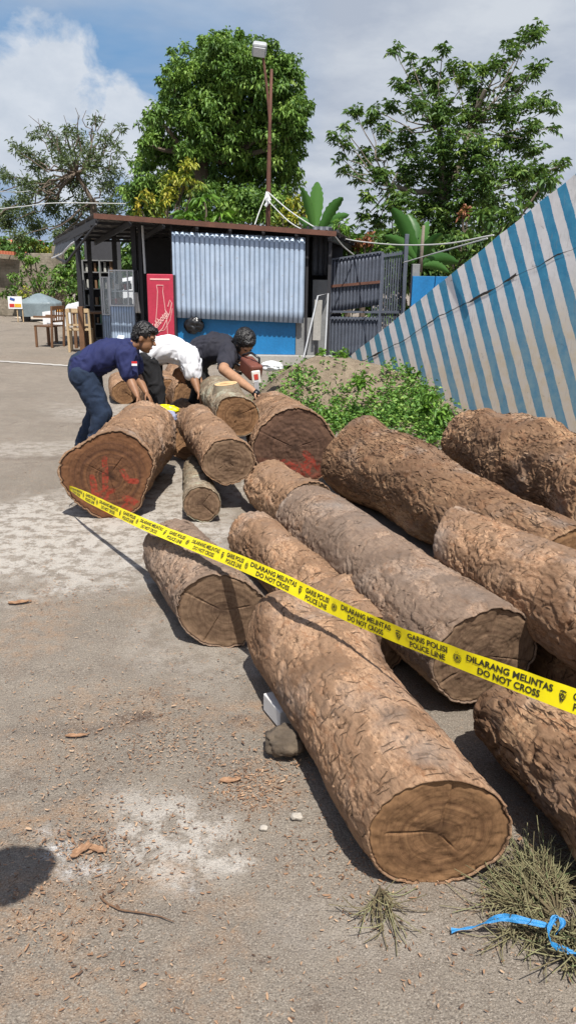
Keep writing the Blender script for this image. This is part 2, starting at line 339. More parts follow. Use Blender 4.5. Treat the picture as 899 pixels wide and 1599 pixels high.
# ================================================================== LOGS
def GP(t3): return G(*t3)
def jpaint(cx,cy,s,strokes,w=.022,haze=.0):
    """red paint strokes: list of polylines in face coords (image-right positive)"""
    def f(x,y):
        X=-x; out=np.full_like(x,haze)*sst(.05,-.18,y)
        for pl in strokes:
            for a,b in zip(pl[:-1],pl[1:]):
                a=np.array(a)*s+[cx,cy]; b=np.array(b)*s+[cx,cy]; d=b-a; L=(d@d)+1e-9
                t=np.clip(((X-a[0])*d[0]+(y-a[1])*d[1])/L,0,1); dist=np.hypot(X-a[0]-t*d[0],y-a[1]-t*d[1])
                out=np.maximum(out,sst(w*1.7,w*.5,dist+.01*fbm(np.stack([x*20,y*20,x*0],-1),2)))
        return out
    return f
PI2=2*pi
log('thick pale brown log closest to the camera, its round end beside the dry twigs',G(686,1302,.178),G(456,985,.175),.19,.196,'bark_tan','wood_warm',1,.0055,peel=.07,tilt0=(.25,-.12),plate=.006,lump=.022,
    bulge=[(.70,2.5,.13,.045),(.86,1.7,.05,-.03),(.93,.9,.07,.03),(.8,-2.6,.05,.02),(.98,1.9,.06,-.03)])
log('long straight grey brown log above the front one, the yellow tape crossing its sawn end',G(758,1023,.26),G(478,808,.22),.20,.19,'bark_pale','wood_dark',2,.0055,peel=.03,tilt0=(.1,-.16),tilt1=(-.15,0),plate=.009,lump=.02)
log('slender log lying low between the front log and the long straight log',G(585,1015,.11),G(392,836,.14),.115,.16,'bark_tan','wood_dark',3,.007,plate=.013,bulge=[(.25,2.0,.06,.05),(.4,1.2,.04,.03)])
log('short stout log under the tape at the left, dark end toward the front log',G(350,955,.175),G(272,858,.165),.18,.17,'bark_pale','wood_dark',4,.006,tilt0=(.55,-.1),plate=.012,lump=.03)
log('widest log at the left of the pile, red paint marks on its ragged sawn face',G(172,745,.295),G(222,687,.27),.29,.26,'bark_tan','wood_paint',5,.007,tilt0=(-.12,-.08),plate=.02,lump=.05,ecc=.05,eang=1.9,
    bulge=[(.0,.35,.13,.06),(.5,2.2,.12,.03)],paint=jpaint(.0,-.02,1.,[[(-.02,.14),(-.03,-.2)],[(-.11,.02),(-.1,-.12),(.02,-.08)],[(.09,.05),(.12,-.01),(.17,-.02)],[(.1,-.14),(.16,-.17),(.08,-.21)],[(-.06,-.22),(.02,-.25),(.12,-.22)]],.015,.25))
log('thin mossy log beside the widest log, small dark end at the front',G(316,788,.125),G(303,728,.1),.122,.088,'bark_grey','wood_dark',6,.007,plate=.008,lump=.05,tilt0=(.1,-.1))
log('medium log in the middle with a round brown end, leaning on the stack',G(358,722,.36),G(308,662,.36),.158,.15,'bark_tan','wood_dark',7,.007,plate=.012,lump=.04,tilt0=(.2,-.1),bulge=[(.45,.5,.05,.03)])
log('log behind the middle one, half hidden, next to the yellow tape bundle',G(294,688,.17)+[-.03,0,0],G(290,655,.18)+[-.03,.1,0],.17,.175,'bark_tan','wood_warm',8,.009,tilt0=(-.2,.35))
log('mossy log on top of the stack with a fresh cut knot, under the chainsaw',G(372,648,.53),G(338,612,.53),.155,.16,'bark_grey','wood_warm',9,.007,plate=.009,lump=.05,tilt0=(.1,-.05))
log('large log in the centre with faint red paint on its dark face',G(460,700,.33),G(424,655,.30),.285,.24,'bark_tan','wood_paint_dark',10,.008,plate=.014,lump=.03,tilt0=(.2,-.1),ecc=.03,eang=0,
    paint=jpaint(.04,-.16,1.,[[(-.12,.04),(-.02,.0),(.1,.06),(.04,.12)],[(-.03,-.05),(.08,-.02),(.13,.02)],[(-.2,.04),(-.1,.02)]],.02,.36))
log('short log tucked under the red marked log, behind the long straight log',G(480,795,.17),G(416,757,.17),.17,.17,'bark_tan','wood_dark',11,.007,plate=.016,lump=.06)
log('broad log right of the centre with torn stringy bark, running behind the hollow one',G(890,890,.24),G(556,714,.28),.225,.275,'bark_red','wood_warm',12,.007,stringy=True,flk=1500,plate=.013,lump=.035,bulge=[(.98,1.7,.12,.04)])
log('log at the right edge with a dark hollow end, in front of the broad one',G(1010,1015,.42)*1.75-G(703,838,.46)*.75+[0,0,.03],G(703,838,.46),.24,.145,'bark_tan','wood_dark',13,.006,plate=.010,lump=.03,tilt1=(-.6,.1))
log('thick gnarled red brown log at the upper right, below the striped wall',G(975,795,.38),G(738,688,.38),.31,.225,'bark_red','wood_dark',14,.007,stringy=True,flk=1500,plate=.016,lump=.07,bulge=[(.5,1.8,.14,.04),(.15,2.0,.18,.05),(.35,1.6,.07,-.05),(.8,1.2,.1,.03)])
log('shaded red brown log low at the right edge, below the tape',np.array([1.10,1.22,.19]),np.array([.79,2.34,.14]),.20,.14,'bark_red','wood_dark',15,.0055,stringy=True,flk=1700,plate=.018,lump=.05)
log('thin dark log low in the gap between the long straight log and the hollow one',np.array([1.36,1.85,.125]),np.array([1.06,3.15,.125]),.125,.12,'bark_red','wood_dark',19,.008,plate=.012,lump=.03)
# logs lying behind the men
log('pale log seen between the man in navy and the trousers of the man in white',G(262,618,.22),G(215,590,.22),.22,.22,'bark_tan','wood_warm',16,.012,group='logs lying behind the men')
log('pale log seen under the white T-shirt, behind the arm of its wearer',G(300,622,.25),G(280,598,.25),.25,.24,'bark_tan','wood_warm',17,.012,group='logs lying behind the men')
log('small log at the far left, behind the jeans of the man in navy',G(196,612,.15),G(186,596,.15),.15,.15,'bark_tan','wood_warm',18,.012,group='logs lying behind the men')
# sawn knot on the top log
dlog=[o for o in bpy.data.objects if o.get('label','').startswith('mossy log on top')][0]
def knot(parent,th,sz,r,h,mat,fm):
    """short sawn branch stub; local coords of the log"""
    a=np.array([math.cos(th),math.sin(th),0]); n=26
    m=MB(); b=MB()
    e1=np.array([0,0,1.]); e2=np.cross(a,e1)
    c0=a*(.155-.05)+e1*sz; c1=a*(.155+h)+e1*sz; lean=e1*-.02
    ring=lambda c,k:[c+e1*math.cos(t)*r*1.25*k+e2*math.sin(t)*r*k for t in np.linspace(0,2*pi,n,endpoint=False)]
    v=ring(c0,1.3)+ring(c1,1.); f=[(i,(i+1)%n,n+(i+1)%n,n+i) for i in range(n)]
    o=mk('branch_stub',np.array(v),f,M[mat],smooth=True,attrs={'crev':[.5]*len(v)}); o.parent=parent
    nr=8; g=[]; rim=[]
    for k in range(nr+1):
        g+=[(math.cos(t)*r*1.2*k/nr*.97,math.sin(t)*r*.97*k/nr,0) for t in np.linspace(0,2*pi,n,endpoint=False)]; rim+=[k/nr*.9]*n
    d=mk('cut_face',np.array(g),gridfaces(n,nr+1,True),M[fm],smooth=True,attrs={'rim':rim}); d.parent=o
    x=Vector(e1); y=Vector(e2); z=Vector(a); mm=Matrix([[x[i],y[i],z[i],c1[i]+a[i]*.001] for i in range(3)]+[[0,0,0,1]]); d.matrix_basis=mm
knot(dlog,1.45,.50,.10,.03,'bark_grey','wood_fresh')
# ================================================================== GROUND
WA=np.array([1.25,15.5]); WB=np.array([4.1,10.8]); WD=(WB-WA)/np.linalg.norm(WB-WA); WN=np.array([WD[1],-WD[0]]); 
if WN[0]>0: WN=-WN
def ground_h(x,y):
    q=(x-WA[0])*WN[0]+(y-WA[1])*WN[1]; s=(x-WA[0])*WD[0]+(y-WA[1])*WD[1]
    dip=-.95*sst(2.6,.5,q)*sst(-.3,2.2,s)*sst(14,9,s)
    return dip
xs=np.unique(np.concatenate([np.arange(-3.2,1.9,.025),np.arange(-8,-3.2,.2),np.arange(1.9,10,.15),-8-np.geomspace(.3,400,28),10+np.geomspace(.3,400,28)]))
ys=np.unique(np.concatenate([np.arange(1.0,8,.025),np.arange(8,20,.15),np.arange(-3,1,.15),20+np.geomspace(.3,600,32),-3-np.geomspace(.3,30,10)]))
gx,gy=np.meshgrid(xs,ys)
gz=ground_h(gx,gy)
p3=np.stack([gx,gy,gx*0],-1)
near=sst(10,7,gy)
gz=gz+near*(fbm(p3*np.array([1.1,1.1,1]),3)*.010+fbm(p3*9,3)*.0022)-.006
def ell(u,v,ru,rv,soft=.5):
    """stain centred where it lies on the yard; metres"""
    c=G(u,v); return c
def blob(cx,cy,rx,ry,rot=0,ns=2.5,amp=.7,seed=0):
    dx=gx-cx; dy=gy-cy; c,s=math.cos(rot),math.sin(rot)
    X=(dx*c+dy*s)/rx; Y=(-dx*s+dy*c)/ry
    d=np.hypot(X,Y)+amp*fbm(p3*ns+seed*7.7,4,.6)
    return sst(1.1,.45,d)
pale=np.zeros_like(gx); rust=np.zeros_like(gx); white=np.zeros_like(gx); dark=np.zeros_like(gx)
for (u,v,rx,ry,k,sd,ro) in ((70,835,1.4,1.05,1.,1,.1),(190,800,.6,1.1,.8,2,.2),(60,700,1.4,.35,.5,3,0),(150,905,.55,.25,.7,11,0),(280,1305,.24,.17,.9,4,-.6),(350,1345,.14,.04,1.,5,-.2),(235,1250,.2,.10,.6,6,-.2),(330,1000,.5,.5,.25,7,0),(250,640,1.5,1.0,.5,8,0),(300,770,.5,1.2,.7,9,0),(560,1450,.4,.1,.15,12,0)):
    c=G(u,v); pale=np.maximum(pale,k*blob(c[0],c[1],rx,ry,ro,seed=sd,ns=3.2))
for (u,v,rx,ry,k,sd) in ((30,1290,.28,.16,.8,1),(50,1420,.25,.18,.75,2),(90,1500,.12,.2,.5,3),(65,1165,.28,.14,.4,4),(400,1115,.26,.11,.75,5),(200,1105,.4,.16,.5,6),(60,970,.22,.5,.55,7),(210,950,.15,.2,.4,8),(240,1375,.2,.1,.55,9),(30,1580,.3,.1,.6,10),(150,1560,.12,.12,.4,15),(410,1230,.14,.2,.6,12),(870,1330,.3,.3,.6,13),(90,560,1.5,.8,.2,14),(330,1420,.1,.1,.5,16),(350,1460,.1,.25,.35,17),(310,1530,.1,.2,.4,18)):
    c=G(u,v); rust=np.maximum(rust,k*blob(c[0],c[1],rx,ry,0,seed=sd+30,ns=4.5,amp=.9))
for (u,v,rx,ry,k,sd) in ((95,1325,.07,.05,1,1),(140,1355,.10,.04,.8,2),(70,1295,.05,.03,.7,3),(432,985,.0,.0,0,4),(90,918,.07,.03,.6,5),(300,1462-80,.05,.02,.5,6)):
    c=G(u,v); white=np.maximum(white,k*blob(c[0],c[1],max(rx,.01),max(ry,.01),0,seed=sd+50,ns=9,amp=.8))
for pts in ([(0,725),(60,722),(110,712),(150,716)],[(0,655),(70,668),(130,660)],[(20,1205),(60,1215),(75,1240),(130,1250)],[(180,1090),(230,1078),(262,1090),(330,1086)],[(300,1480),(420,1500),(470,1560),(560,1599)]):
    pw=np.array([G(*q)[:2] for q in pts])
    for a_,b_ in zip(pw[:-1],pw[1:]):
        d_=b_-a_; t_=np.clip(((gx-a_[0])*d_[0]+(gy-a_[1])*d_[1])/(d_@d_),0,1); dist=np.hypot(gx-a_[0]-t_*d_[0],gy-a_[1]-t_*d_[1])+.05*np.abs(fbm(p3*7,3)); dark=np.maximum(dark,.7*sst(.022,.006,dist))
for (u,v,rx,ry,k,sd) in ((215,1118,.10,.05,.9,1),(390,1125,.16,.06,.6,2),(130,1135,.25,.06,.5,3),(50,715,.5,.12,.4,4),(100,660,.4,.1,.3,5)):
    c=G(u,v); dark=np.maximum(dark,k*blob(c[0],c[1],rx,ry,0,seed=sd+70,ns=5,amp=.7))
soil=np.where(gz<-.05,1.,0.)
t=NT('yard_concrete'); v=t.geo()
big=t.noise(v,.9,5,.6); med=t.noise(v,6,6,.65); fine=t.noise(v,120,4,.7); agg=t.vor(v,95,out='Color'); aggd=t.vor(v,95)
c=t.ramp(big,[(.3,(.205,.178,.143)),(.55,(.255,.22,.178)),(.75,(.29,.248,.198))])
c=t.mix(t.mr(med,.4,.65,0,.5),c,(.155,.127,.103))
c=t.mix(t.mr(med,.62,.72,0,.35),c,(.30,.22,.155))
pal=t.m_('MULTIPLY',t.attr('pale'),t.mr(t.noise(v,11,7,.72),.43,.53,.10,1.)); c=t.mix(pal,c,(.49,.455,.405))
ru=t.m_('MULTIPLY',t.attr('rust'),t.mr(t.noise(v,16,7,.75),.42,.62)); c=t.mix(t.m_('MULTIPLY',ru,.8),c,(.37,.225,.125))
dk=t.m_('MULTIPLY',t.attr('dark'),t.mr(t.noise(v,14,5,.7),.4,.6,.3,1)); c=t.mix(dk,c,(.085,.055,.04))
wh=t.m_('MULTIPLY',t.attr('white'),t.mr(t.noise(v,40,5,.75),.42,.6)); c=t.mix(wh,c,(.58,.57,.55))
c=t.mix(t.mr(aggd,.12,.34,.16,0.),c,(.42,.38,.33)); sp=t.noise(v,210,3,.7); c=t.mix(t.mr(sp,.55,.66,0,.9),c,(.43,.38,.32)); c=t.mix(t.mr(sp,.44,.34,0,.8),c,(.07,.055,.045))
c=t.mix(t.mr(fine,.55,.75,0,.5),c,(.105,.085,.07))
c=t.mix(t.mr(t.noise(v,24,6,.8,1.),.585,.66,0,.55),c,(.42,.27,.16))
c=t.mix(t.attr('soil'),c,(.16,.11,.075))
h=t.m_('ADD',t.m_('MULTIPLY',fine,.6),t.m_('ADD',t.m_('MULTIPLY',t.noise(v,30,4,.6),.8),t.m_('MULTIPLY',sp,.35)))
M['ground']=t.out(c,.92,0,t.bump(h,.9,.012),spec=.25)
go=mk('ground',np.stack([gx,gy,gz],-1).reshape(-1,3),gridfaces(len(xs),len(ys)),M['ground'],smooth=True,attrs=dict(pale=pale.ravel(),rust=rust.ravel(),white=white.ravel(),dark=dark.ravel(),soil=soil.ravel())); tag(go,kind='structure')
# worn painted line across the yard and the pale path at the far left
M['line']=plain('worn_line_paint',(.50,.48,.44),.9,var=.4,sc=3)
a,b=G(-60,560),G(118,572); d=(b-a)/np.linalg.norm(b-a); nn=np.array([-d[1],d[0],0])
ln=[];N_=40
for i in range(N_+1):
    p=a+(b-a)*i/N_; w=.075+.02*math.sin(i*1.7)+.012*math.sin(i*4.1)
    ln+=[p-nn*w+[0,0,.004],p+nn*w+[0,0,.004]]
tag(mk('road_marking',np.array(ln),[(2*i,2*i+2,2*i+3,2*i+1) for i in range(N_)],M['line']),kind='structure')
M['pathpale']=plain('pale_path_concrete',(.50,.44,.36),.9,var=.2,sc=2)
pp=[G(20,496),G(96,493),G(200,495),G(120,507),G(84,510),G(60,503)]
mb=MB(); mb.prism([p+[0,0,.003] for p in pp],(0,0,.02)); tag(mb.build('path',M['pathpale']),kind='structure')
# ================================================================== LITTER
def flakes(n,xyfun,smin,smax,name,seed,cols):
    r=np.random.default_rng(seed); xy=xyfun(r,n); n=len(xy)
    k=7; an=np.linspace(0,2*pi,k,endpoint=False)[None,:]+r.random((n,1))*6
    L=(r.random((n,1))**2*(smax-smin)+smin); asp=.16+.3*r.random((n,1)); rad=1+.35*(r.random((n,k))-.5)
    X=np.cos(an)*L*rad; Y=np.sin(an)*L*asp*rad; rot=r.random((n,1))*6.3
    x=X*np.cos(rot)-Y*np.sin(rot); y=X*np.sin(rot)+Y*np.cos(rot)
    curl=(X/L)**2*L*.35*(r.random((n,1)))+ (Y/L)*L*.5*(r.random((n,1))-.3)
    z=np.abs(curl)+.002
    top=np.stack([x+xy[:,:1],y+xy[:,1:2],z],-1); cen=np.stack([xy[:,0],xy[:,1],z.min(1)+L[:,0]*.05],-1)[:,None]
    V=np.concatenate([top,cen],1)
    i=np.arange(k); f=np.stack([i,(i+1)%k,np.full(k,k)],-1)[None]+(np.arange(n)*(k+1))[:,None,None]
    V[...,2]+=0
    tone=np.repeat(r.random(n),k+1)
    o=mk(name,V.reshape(-1,3),f.reshape(-1,3),cols,attrs={'tone':tone}); return o
t=NT('bark_chip'); c=t.ramp(t.attr('tone'),[(0,(.09,.05,.03)),(.35,(.22,.12,.065)),(.7,(.34,.20,.115)),(1,(.48,.33,.21))]); c=t.mix(t.mr(t.noise(t.co(),60,3,.6),.5,.7,0,.5),c,(.2,.11,.06)); M['chip']=t.out(c,.85)
def scatter(r,n):
    pts=[]
    a=r.random((int(n*.45),2)); pts.append(np.stack([a[:,0]*3.2-2.4,1.2+a[:,1]**1.3*5.5],-1))
    for (u,v,s,k) in ((400,1210,.10,.05),(390,1240,.07,.03),(270,1165,.14,.05),(140,1320,.06,.02),(50,1310,.2,.06),(60,1430,.2,.07),(230,1110,.3,.06),(90,930,.2,.04),(520,1330,.25,.06),(240,1350,.25,.05),(110,1170,.3,.05),(830,1330,.2,.05),(480,1420,.25,.03),(300,1480,.3,.04)):
        c=G(u,v); pts.append(r.normal(0,s,(int(n*k),2))*[1,.7]+c[:2])
    p=np.concatenate(pts); 
    nz=fbm(np.stack([p[:,0]*2,p[:,1]*2,p[:,0]*0],-1),3); return p[nz+r.random(len(p))*.5>-.05]
tag(flakes(15000,scatter,.001,.008,'bark_chips',3,M['chip']),kind='stuff')
tag(flakes(420,scatter,.005,.014,'bark_flakes',5,M['chip']),kind='stuff')
def stickpath(p,q,bend,n=14,z=.006):
    p=np.array(p);q=np.array(q); s=np.linspace(0,1,n)[:,None]; d=q-p; nn=np.array([-d[1],d[0],0]); return p+d*s+nn*(bend*np.sin(s*pi)+bend*.5*np.sin(s*7)+.02*fbm(np.concatenate([s*9,s*0,s*0],1),3)[:,None])+[0,0,z]
M['twig']=plain('dry_twig',(.16,.09,.05),.8)
mb=MB(); mb.tube(stickpath(G(157,1402),G(274,1440),-.07),[.0026,.003,.0024,.0028,.0022,.0026,.002,.0024,.002,.0021,.0018,.0018,.0014,.001],6)
tag(mb.build('twig',M['twig']),'thin dark twig lying alone on the concrete at the lower left','twig')
M['stone']=plain('pale_stone',(.46,.42,.36),.95,var=.4,sc=50)
def rock(name,c,s,mat,label,cat,seed,group=None,sub=3):
    import bmesh
    bm=bmesh.new(); bmesh.ops.create_icosphere(bm,subdivisions=sub,radius=1)
    v=np.array([q.co for q in bm.verts]); f=[[q.index for q in x.verts] for x in bm.faces]; bm.free()
    v=np.sign(v)*np.abs(v)**.7; v*=(1+.45*fbm(v*1.7+seed,4,.6))[:,None]; v*=np.array(s); v[:,2]-=v[:,2].min()
    o=mk(name,v+np.array([c[0],c[1],0]),np.array(f),mat,smooth=False,loc=(c[0],c[1],0)); return tag(o,label,cat,group)
rock('stone_chip',G(463,1279),(.018,.013,.009),M['stone'],'small white stone chip on the concrete left of the front log','stone',1)
rock('stone_chip',G(412,1295),(.013,.010,.006),M['stone'],'tiny pale stone chip beside the rough cement patch','stone',2)
# big curled bark piece by the white powder
def curl(c,L,W,rot,seed,label,name='bark_piece'):
    nu,nv=16,9; s,w=np.meshgrid(np.linspace(-1,1,nu),np.linspace(-1,1,nv)); sh=1-.5*np.abs(s)**2.5
    x=s*L; y=w*W*sh*(1+.25*vn(np.stack([s*2+seed,w*2,s*0],-1))); z=.004+(w**2)*W*.5+.15*L*(s+.3)**2*.35+.004*vn(np.stack([s*3,w*3+seed,s*0],-1))
    X=x*math.cos(rot)-y*math.sin(rot)+c[0]; Y=x*math.sin(rot)+y*math.cos(rot)+c[1]
    o=mk(name,np.stack([X,Y,z],-1).reshape(-1,3),gridfaces(nu,nv),M['chip'],smooth=True,loc=(c[0],c[1],0),attrs={'tone':np.clip(.55+.3*vn(np.stack([s*3+seed,w*4,s*0],-1)),0,1).ravel()})
    m=o.modifiers.new('thick','SOLIDIFY'); m.thickness=.003
    return tag(o,label,'bark')
curl(G(127,1330),.034,.012,.9,1,'curled piece of orange bark upright on the white powder spill')
curl(G(152,1328),.03,.009,-.3,2,'flat orange bark strip lying right of the white powder spill')
curl(G(120,1150),.04,.007,.1,3,'long brown bark strip on the concrete, upper left of the white powder')
curl(G(360,1220),.035,.010,.2,4,'narrow bark strip near the chips below the grey stone')
curl(G(30,942),.05,.012,.25,5,'reddish bark curl at the far left below the pale concrete patch')
# ------------------------------------------------------------------ chocks by the front log
M['block']=plain('white_block',(.62,.61,.59),.85,var=.12,sc=14,bump=.25)
c=G(446,1125,.0)
v=[];
A0=G(418,1092,.07);A1=G(452,1088,.075);A2=G(486,1130,.075)
bl=MB(); bl.box((c[0]-.012,c[1]+.025,.036),(.095,.15,.072),rz=.45,rx=.0)
tag(bl.build('brick',M['block'],bevel=.004,loc=(c[0],c[1],0)),'white lightweight block wedged against the left side of the front log','brick')
t=NT('rough_stone'); n=t.noise(t.co(),9,6,.65); z=t.sep(t.co())[2]; c_=t.ramp(n,[(.3,(.05,.038,.028)),(.7,(.17,.13,.09))]); M['rough_stone']=t.out(c_,.95,0,t.bump(t.noise(t.co(),30,5,.7),.9,.01))
rock('chock_stone',G(447,1175),(.072,.062,.042),M['rough_stone'],'rough dark brown stone in front of the white block','stone',6,sub=4)
# ================================================================== TAPE
cp=[(60,738,5.75),(108,761,5.15),(215,814,4.1),(390,885,3.1),(520,947,2.66),(640,999,2.34),(899,1096,1.85),(1080,1158,1.62),(1300,1215,1.40)]
W=np.array([T(*q) for q in cp]); W[0]=T(118,757,5.6); W=np.vstack([W,W[-1]+(W[-1]-W[-2])*3.2])
seg=np.r_[0,np.cumsum(np.linalg.norm(np.diff(W,axis=0),axis=1))]
def tape_pt(s):
    s=np.asarray(s,float); k=np.clip(np.searchsorted(seg,s)-1,0,len(W)-2)
    # catmull-rom
    Wp=np.vstack([2*W[0]-W[1],W,2*W[-1]-W[-2]]); t=((s-seg[k])/(seg[k+1]-seg[k]))[...,None]
    p0,p1,p2,p3_=Wp[k],Wp[k+1],Wp[k+2],Wp[np.minimum(k+3,len(Wp)-1)]
    return .5*((2*p1)+(-p0+p2)*t+(2*p0-5*p1+4*p2-p3_)*t*t+(-p0+3*p1-3*p2+p3_)*t**3)
TW=.060
def tape_map(s,w,off=0.0):
    s=np.asarray(s,float); w=np.asarray(w,float)
    p=tape_pt(s); e=.01; d=tape_pt(np.clip(s+e,0,seg[-1]-1e-3))-tape_pt(np.clip(s-e,0,seg[-1]-2e-3)); d/=np.linalg.norm(d,axis=-1)[...,None]
    up=np.array([.26,.30,1.]); up=up-d*(d@up)[...,None]; up/=np.linalg.norm(up,axis=-1)[...,None]
    nrm=np.cross(d,up); nrm=np.where((nrm[...,1:2]>0),-nrm,nrm)
    tw=.30*np.sin(s*1.9+.6)+.10*np.sin(s*5.3)
    up2=up*np.cos(tw)[...,None]+nrm*np.sin(tw)[...,None]; n2=np.cross(d,up2); n2=np.where((n2[...,1:2]>0),-n2,n2)
    rip=.0016*np.sin(s*23+w*3)+.0012*np.sin(s*51)
    squeeze=np.where(s<1.0,.45+.55*sst(.35,1.0,s),1.)
    return p+up2*(w*TW*squeeze)[...,None]+n2*(off+rip*(0.4+w))[...,None]
t=NT('yellow_tape'); n=t.noise(t.co(),30,3,.5); c=t.mix(t.mr(n,.3,.7),(.86,.74,.0),(.80,.66,.005)); M['tape']=t.out(c,.38,0,t.bump(n,.15,.004),spec=.4)
t.b.inputs['Transmission Weight'].default_value=0
M['ink']=plain('black_tape_print',(.03,.028,.01),.45)
sN=400; ss=np.linspace(0,seg[-1]-.003,sN); ww=np.linspace(-.5,.5,7)
Sg,Wg=np.meshgrid(ss,ww)
tape=mk('barrier_tape',tape_map(Sg,Wg).reshape(-1,3),gridfaces(sN,7),M['tape'],smooth=True); tag(tape,'yellow police line tape with black lettering stretched across the logs','tape')
def textmesh(s,size,sx=1.,shear=0.,bold=0.,font=None,align='LEFT'):
    cu=bpy.data.curves.new('t','FONT'); cu.body=s; cu.size=size; cu.offset=bold; cu.shear=shear; cu.align_x=align; cu.resolution_u=3
    o=bpy.data.objects.new('t',cu); COL.objects.link(o); bpy.context.view_layer.update()
    me=bpy.data.meshes.new_from_object(o.evaluated_get(bpy.context.evaluated_depsgraph_get())); 
    v=np.array([q.co[:] for q in me.vertices]).reshape(-1,3); f=[tuple(p.vertices) for p in me.polygons]
    bpy.data.objects.remove(o); bpy.data.meshes.remove(me); v[:,0]*=sx
    return v,f
def disc2(r0,r1,n=28,sq=1.):
    v=[];f=[]
    for i in range(n):
        a=2*pi*i/n; v+=[(r0*math.cos(a),r0*math.sin(a)*sq,0),(r1*math.cos(a),r1*math.sin(a)*sq,0)]
    f=[(2*i,2*((i+1)%n),2*((i+1)%n)+1,2*i+1) for i in range(n)]; return v,f
def poly2(pts): return [(x,y,0) for x,y in pts],[tuple(range(len(pts)))]
def emblem_wreath():
    v=[];f=[]
    def add(q,o=(0,0),sc=1):
        n=len(v); v.extend([(x*sc+o[0],y*sc+o[1],0) for x,y,_ in q[0]]); f.extend([tuple(i+n for i in g) for g in q[1]])
    add(disc2(.20,.24)); add(disc2(.145,.165)); add(disc2(.0,.05))
    for i in range(16):
        a=-2.2+ i*4.4/15*1.0+ (pi/2 if False else 0)
        a=pi*1.5+(-2.35+4.7*i/15); add(poly2([(-.03,-.018),(.03,-.03),(.045,.02),(-.02,.03)]),(.29*math.cos(a),.29*math.sin(a)))
    add(poly2([(-.10,-.05),(-.04,-.12),(-.02,.0),(-.08,.08)])); add(poly2([(.10,-.05),(.04,-.12),(.02,.0),(.08,.08)])); add(poly2([(-.07,.03),(.07,.03),(.04,.12),(-.04,.12)]))
    for x,y in ((-.12,.33),(0,.38),(.12,.33)): add(poly2([(x-.03,y),(x,y-.03),(x+.03,y),(x,y+.03)]))
    return v,f
def emblem_shield():
    v=[];f=[]
    def add(q,o=(0,0)):
        n=len(v); v.extend([(x+o[0],y+o[1],0) for x,y,_ in q[0]]); f.extend([tuple(i+n for i in g) for g in q[1]])
    add(poly2([(-.24,.30),(-.10,.34),(-.10,.27),(-.20,.24)])); add(poly2([(-.10,.27),(-.10,.34),(.10,.34),(.10,.27)])); add(poly2([(.10,.27),(.10,.34),(.24,.30),(.20,.24)]))
    add(disc2(.10,.17)); add(disc2(0,.05)); 
    add(poly2([(-.24,.20),(-.17,.16),(-.17,-.02),(-.24,.0)])); add(poly2([(-.22,-.02),(-.15,-.04),(-.06,-.22),(-.02,-.36),(-.12,-.26)]))
    add(poly2([(.24,.22),(.21,.22),(.21,0),(.24,0)])); add(poly2([(.24,0),(.21,0),(.0,-.33),(.0,-.37)])); add(poly2([(-.2,.1),(-.02,.2),(.12,.2),(-.05,.24)]))
    add(poly2([(.02,-.1),(.1,-.16),(.04,-.26),(-.01,-.22)]))
    return v,f
# period along the tape
def tlen(v): return v[:,0].max()-v[:,0].min()
TV=[];TF=[]
def put(v,f,s0,w0,sc=1.,k=1.):
    v=np.array(v,float); n=len(TV); S_=s0+v[:,0]*sc; W_=(w0+v[:,1]*sc/TW)
    ok=S_.min()>.12 and S_.max()<seg[-1]-.02
    if not ok: return
    mk('emblem' if k==2 else 'lettering',tape_map(S_,W_,.0016),f,M['ink'],parent=tape)
lines={}
for nm,sz in (('GARIS POLISI',.0245),('POLICE LINE',.0245),('DILARANG MELINTAS',.0245),('DO NOT CROSS',.0245)):
    v_,f_=textmesh(nm,sz,.88,0,.0007); v_[:,0]-=v_[:,0].min(); lines[nm]=(v_,f_)
# anchor: photo shows the wreath at u=713 and the shield at u=878
def s_at_u(u):
    s=np.linspace(0,seg[-1]-.01,3000); p=tape_pt(s)-C0; uu=449.5+F*(p@R_)/(p@_f); return s[np.argmin(np.abs(uu-u))]
sw=s_at_u(713); ss_=s_at_u(878); sx_=s_at_u(622); 
PER=(ss_-sx_)
print('tape period',PER,'seg',seg[-1], 'text',tlen(lines['DILARANG MELINTAS'][0]),tlen(lines['GARIS POLISI'][0]), 'gaps',ss_-sw, sw-sx_)
ga=(sw-sx_); gb=(ss_-sw)
for k in range(-12,3):
    s0=sx_+k*PER
    put(*emblem_shield(),s0,0,.047,2)
    put(*emblem_wreath(),s0+ga,0,.047,2)
    for ln,w,c_,fit in (('GARIS POLISI',.06,s0+ga*.5,ga*.70),('POLICE LINE',-.36,s0+ga*.5,ga*.64),('DILARANG MELINTAS',.06,s0+ga+gb*.5,gb*.80),('DO NOT CROSS',-.36,s0+ga+gb*.5,gb*.58)):
        v_,f_=lines[ln]; v2=v_.copy(); v2[:,0]=(v2[:,0]-v2[:,0].max()/2)*fit/v2[:,0].max(); put(v2,f_,c_,w)
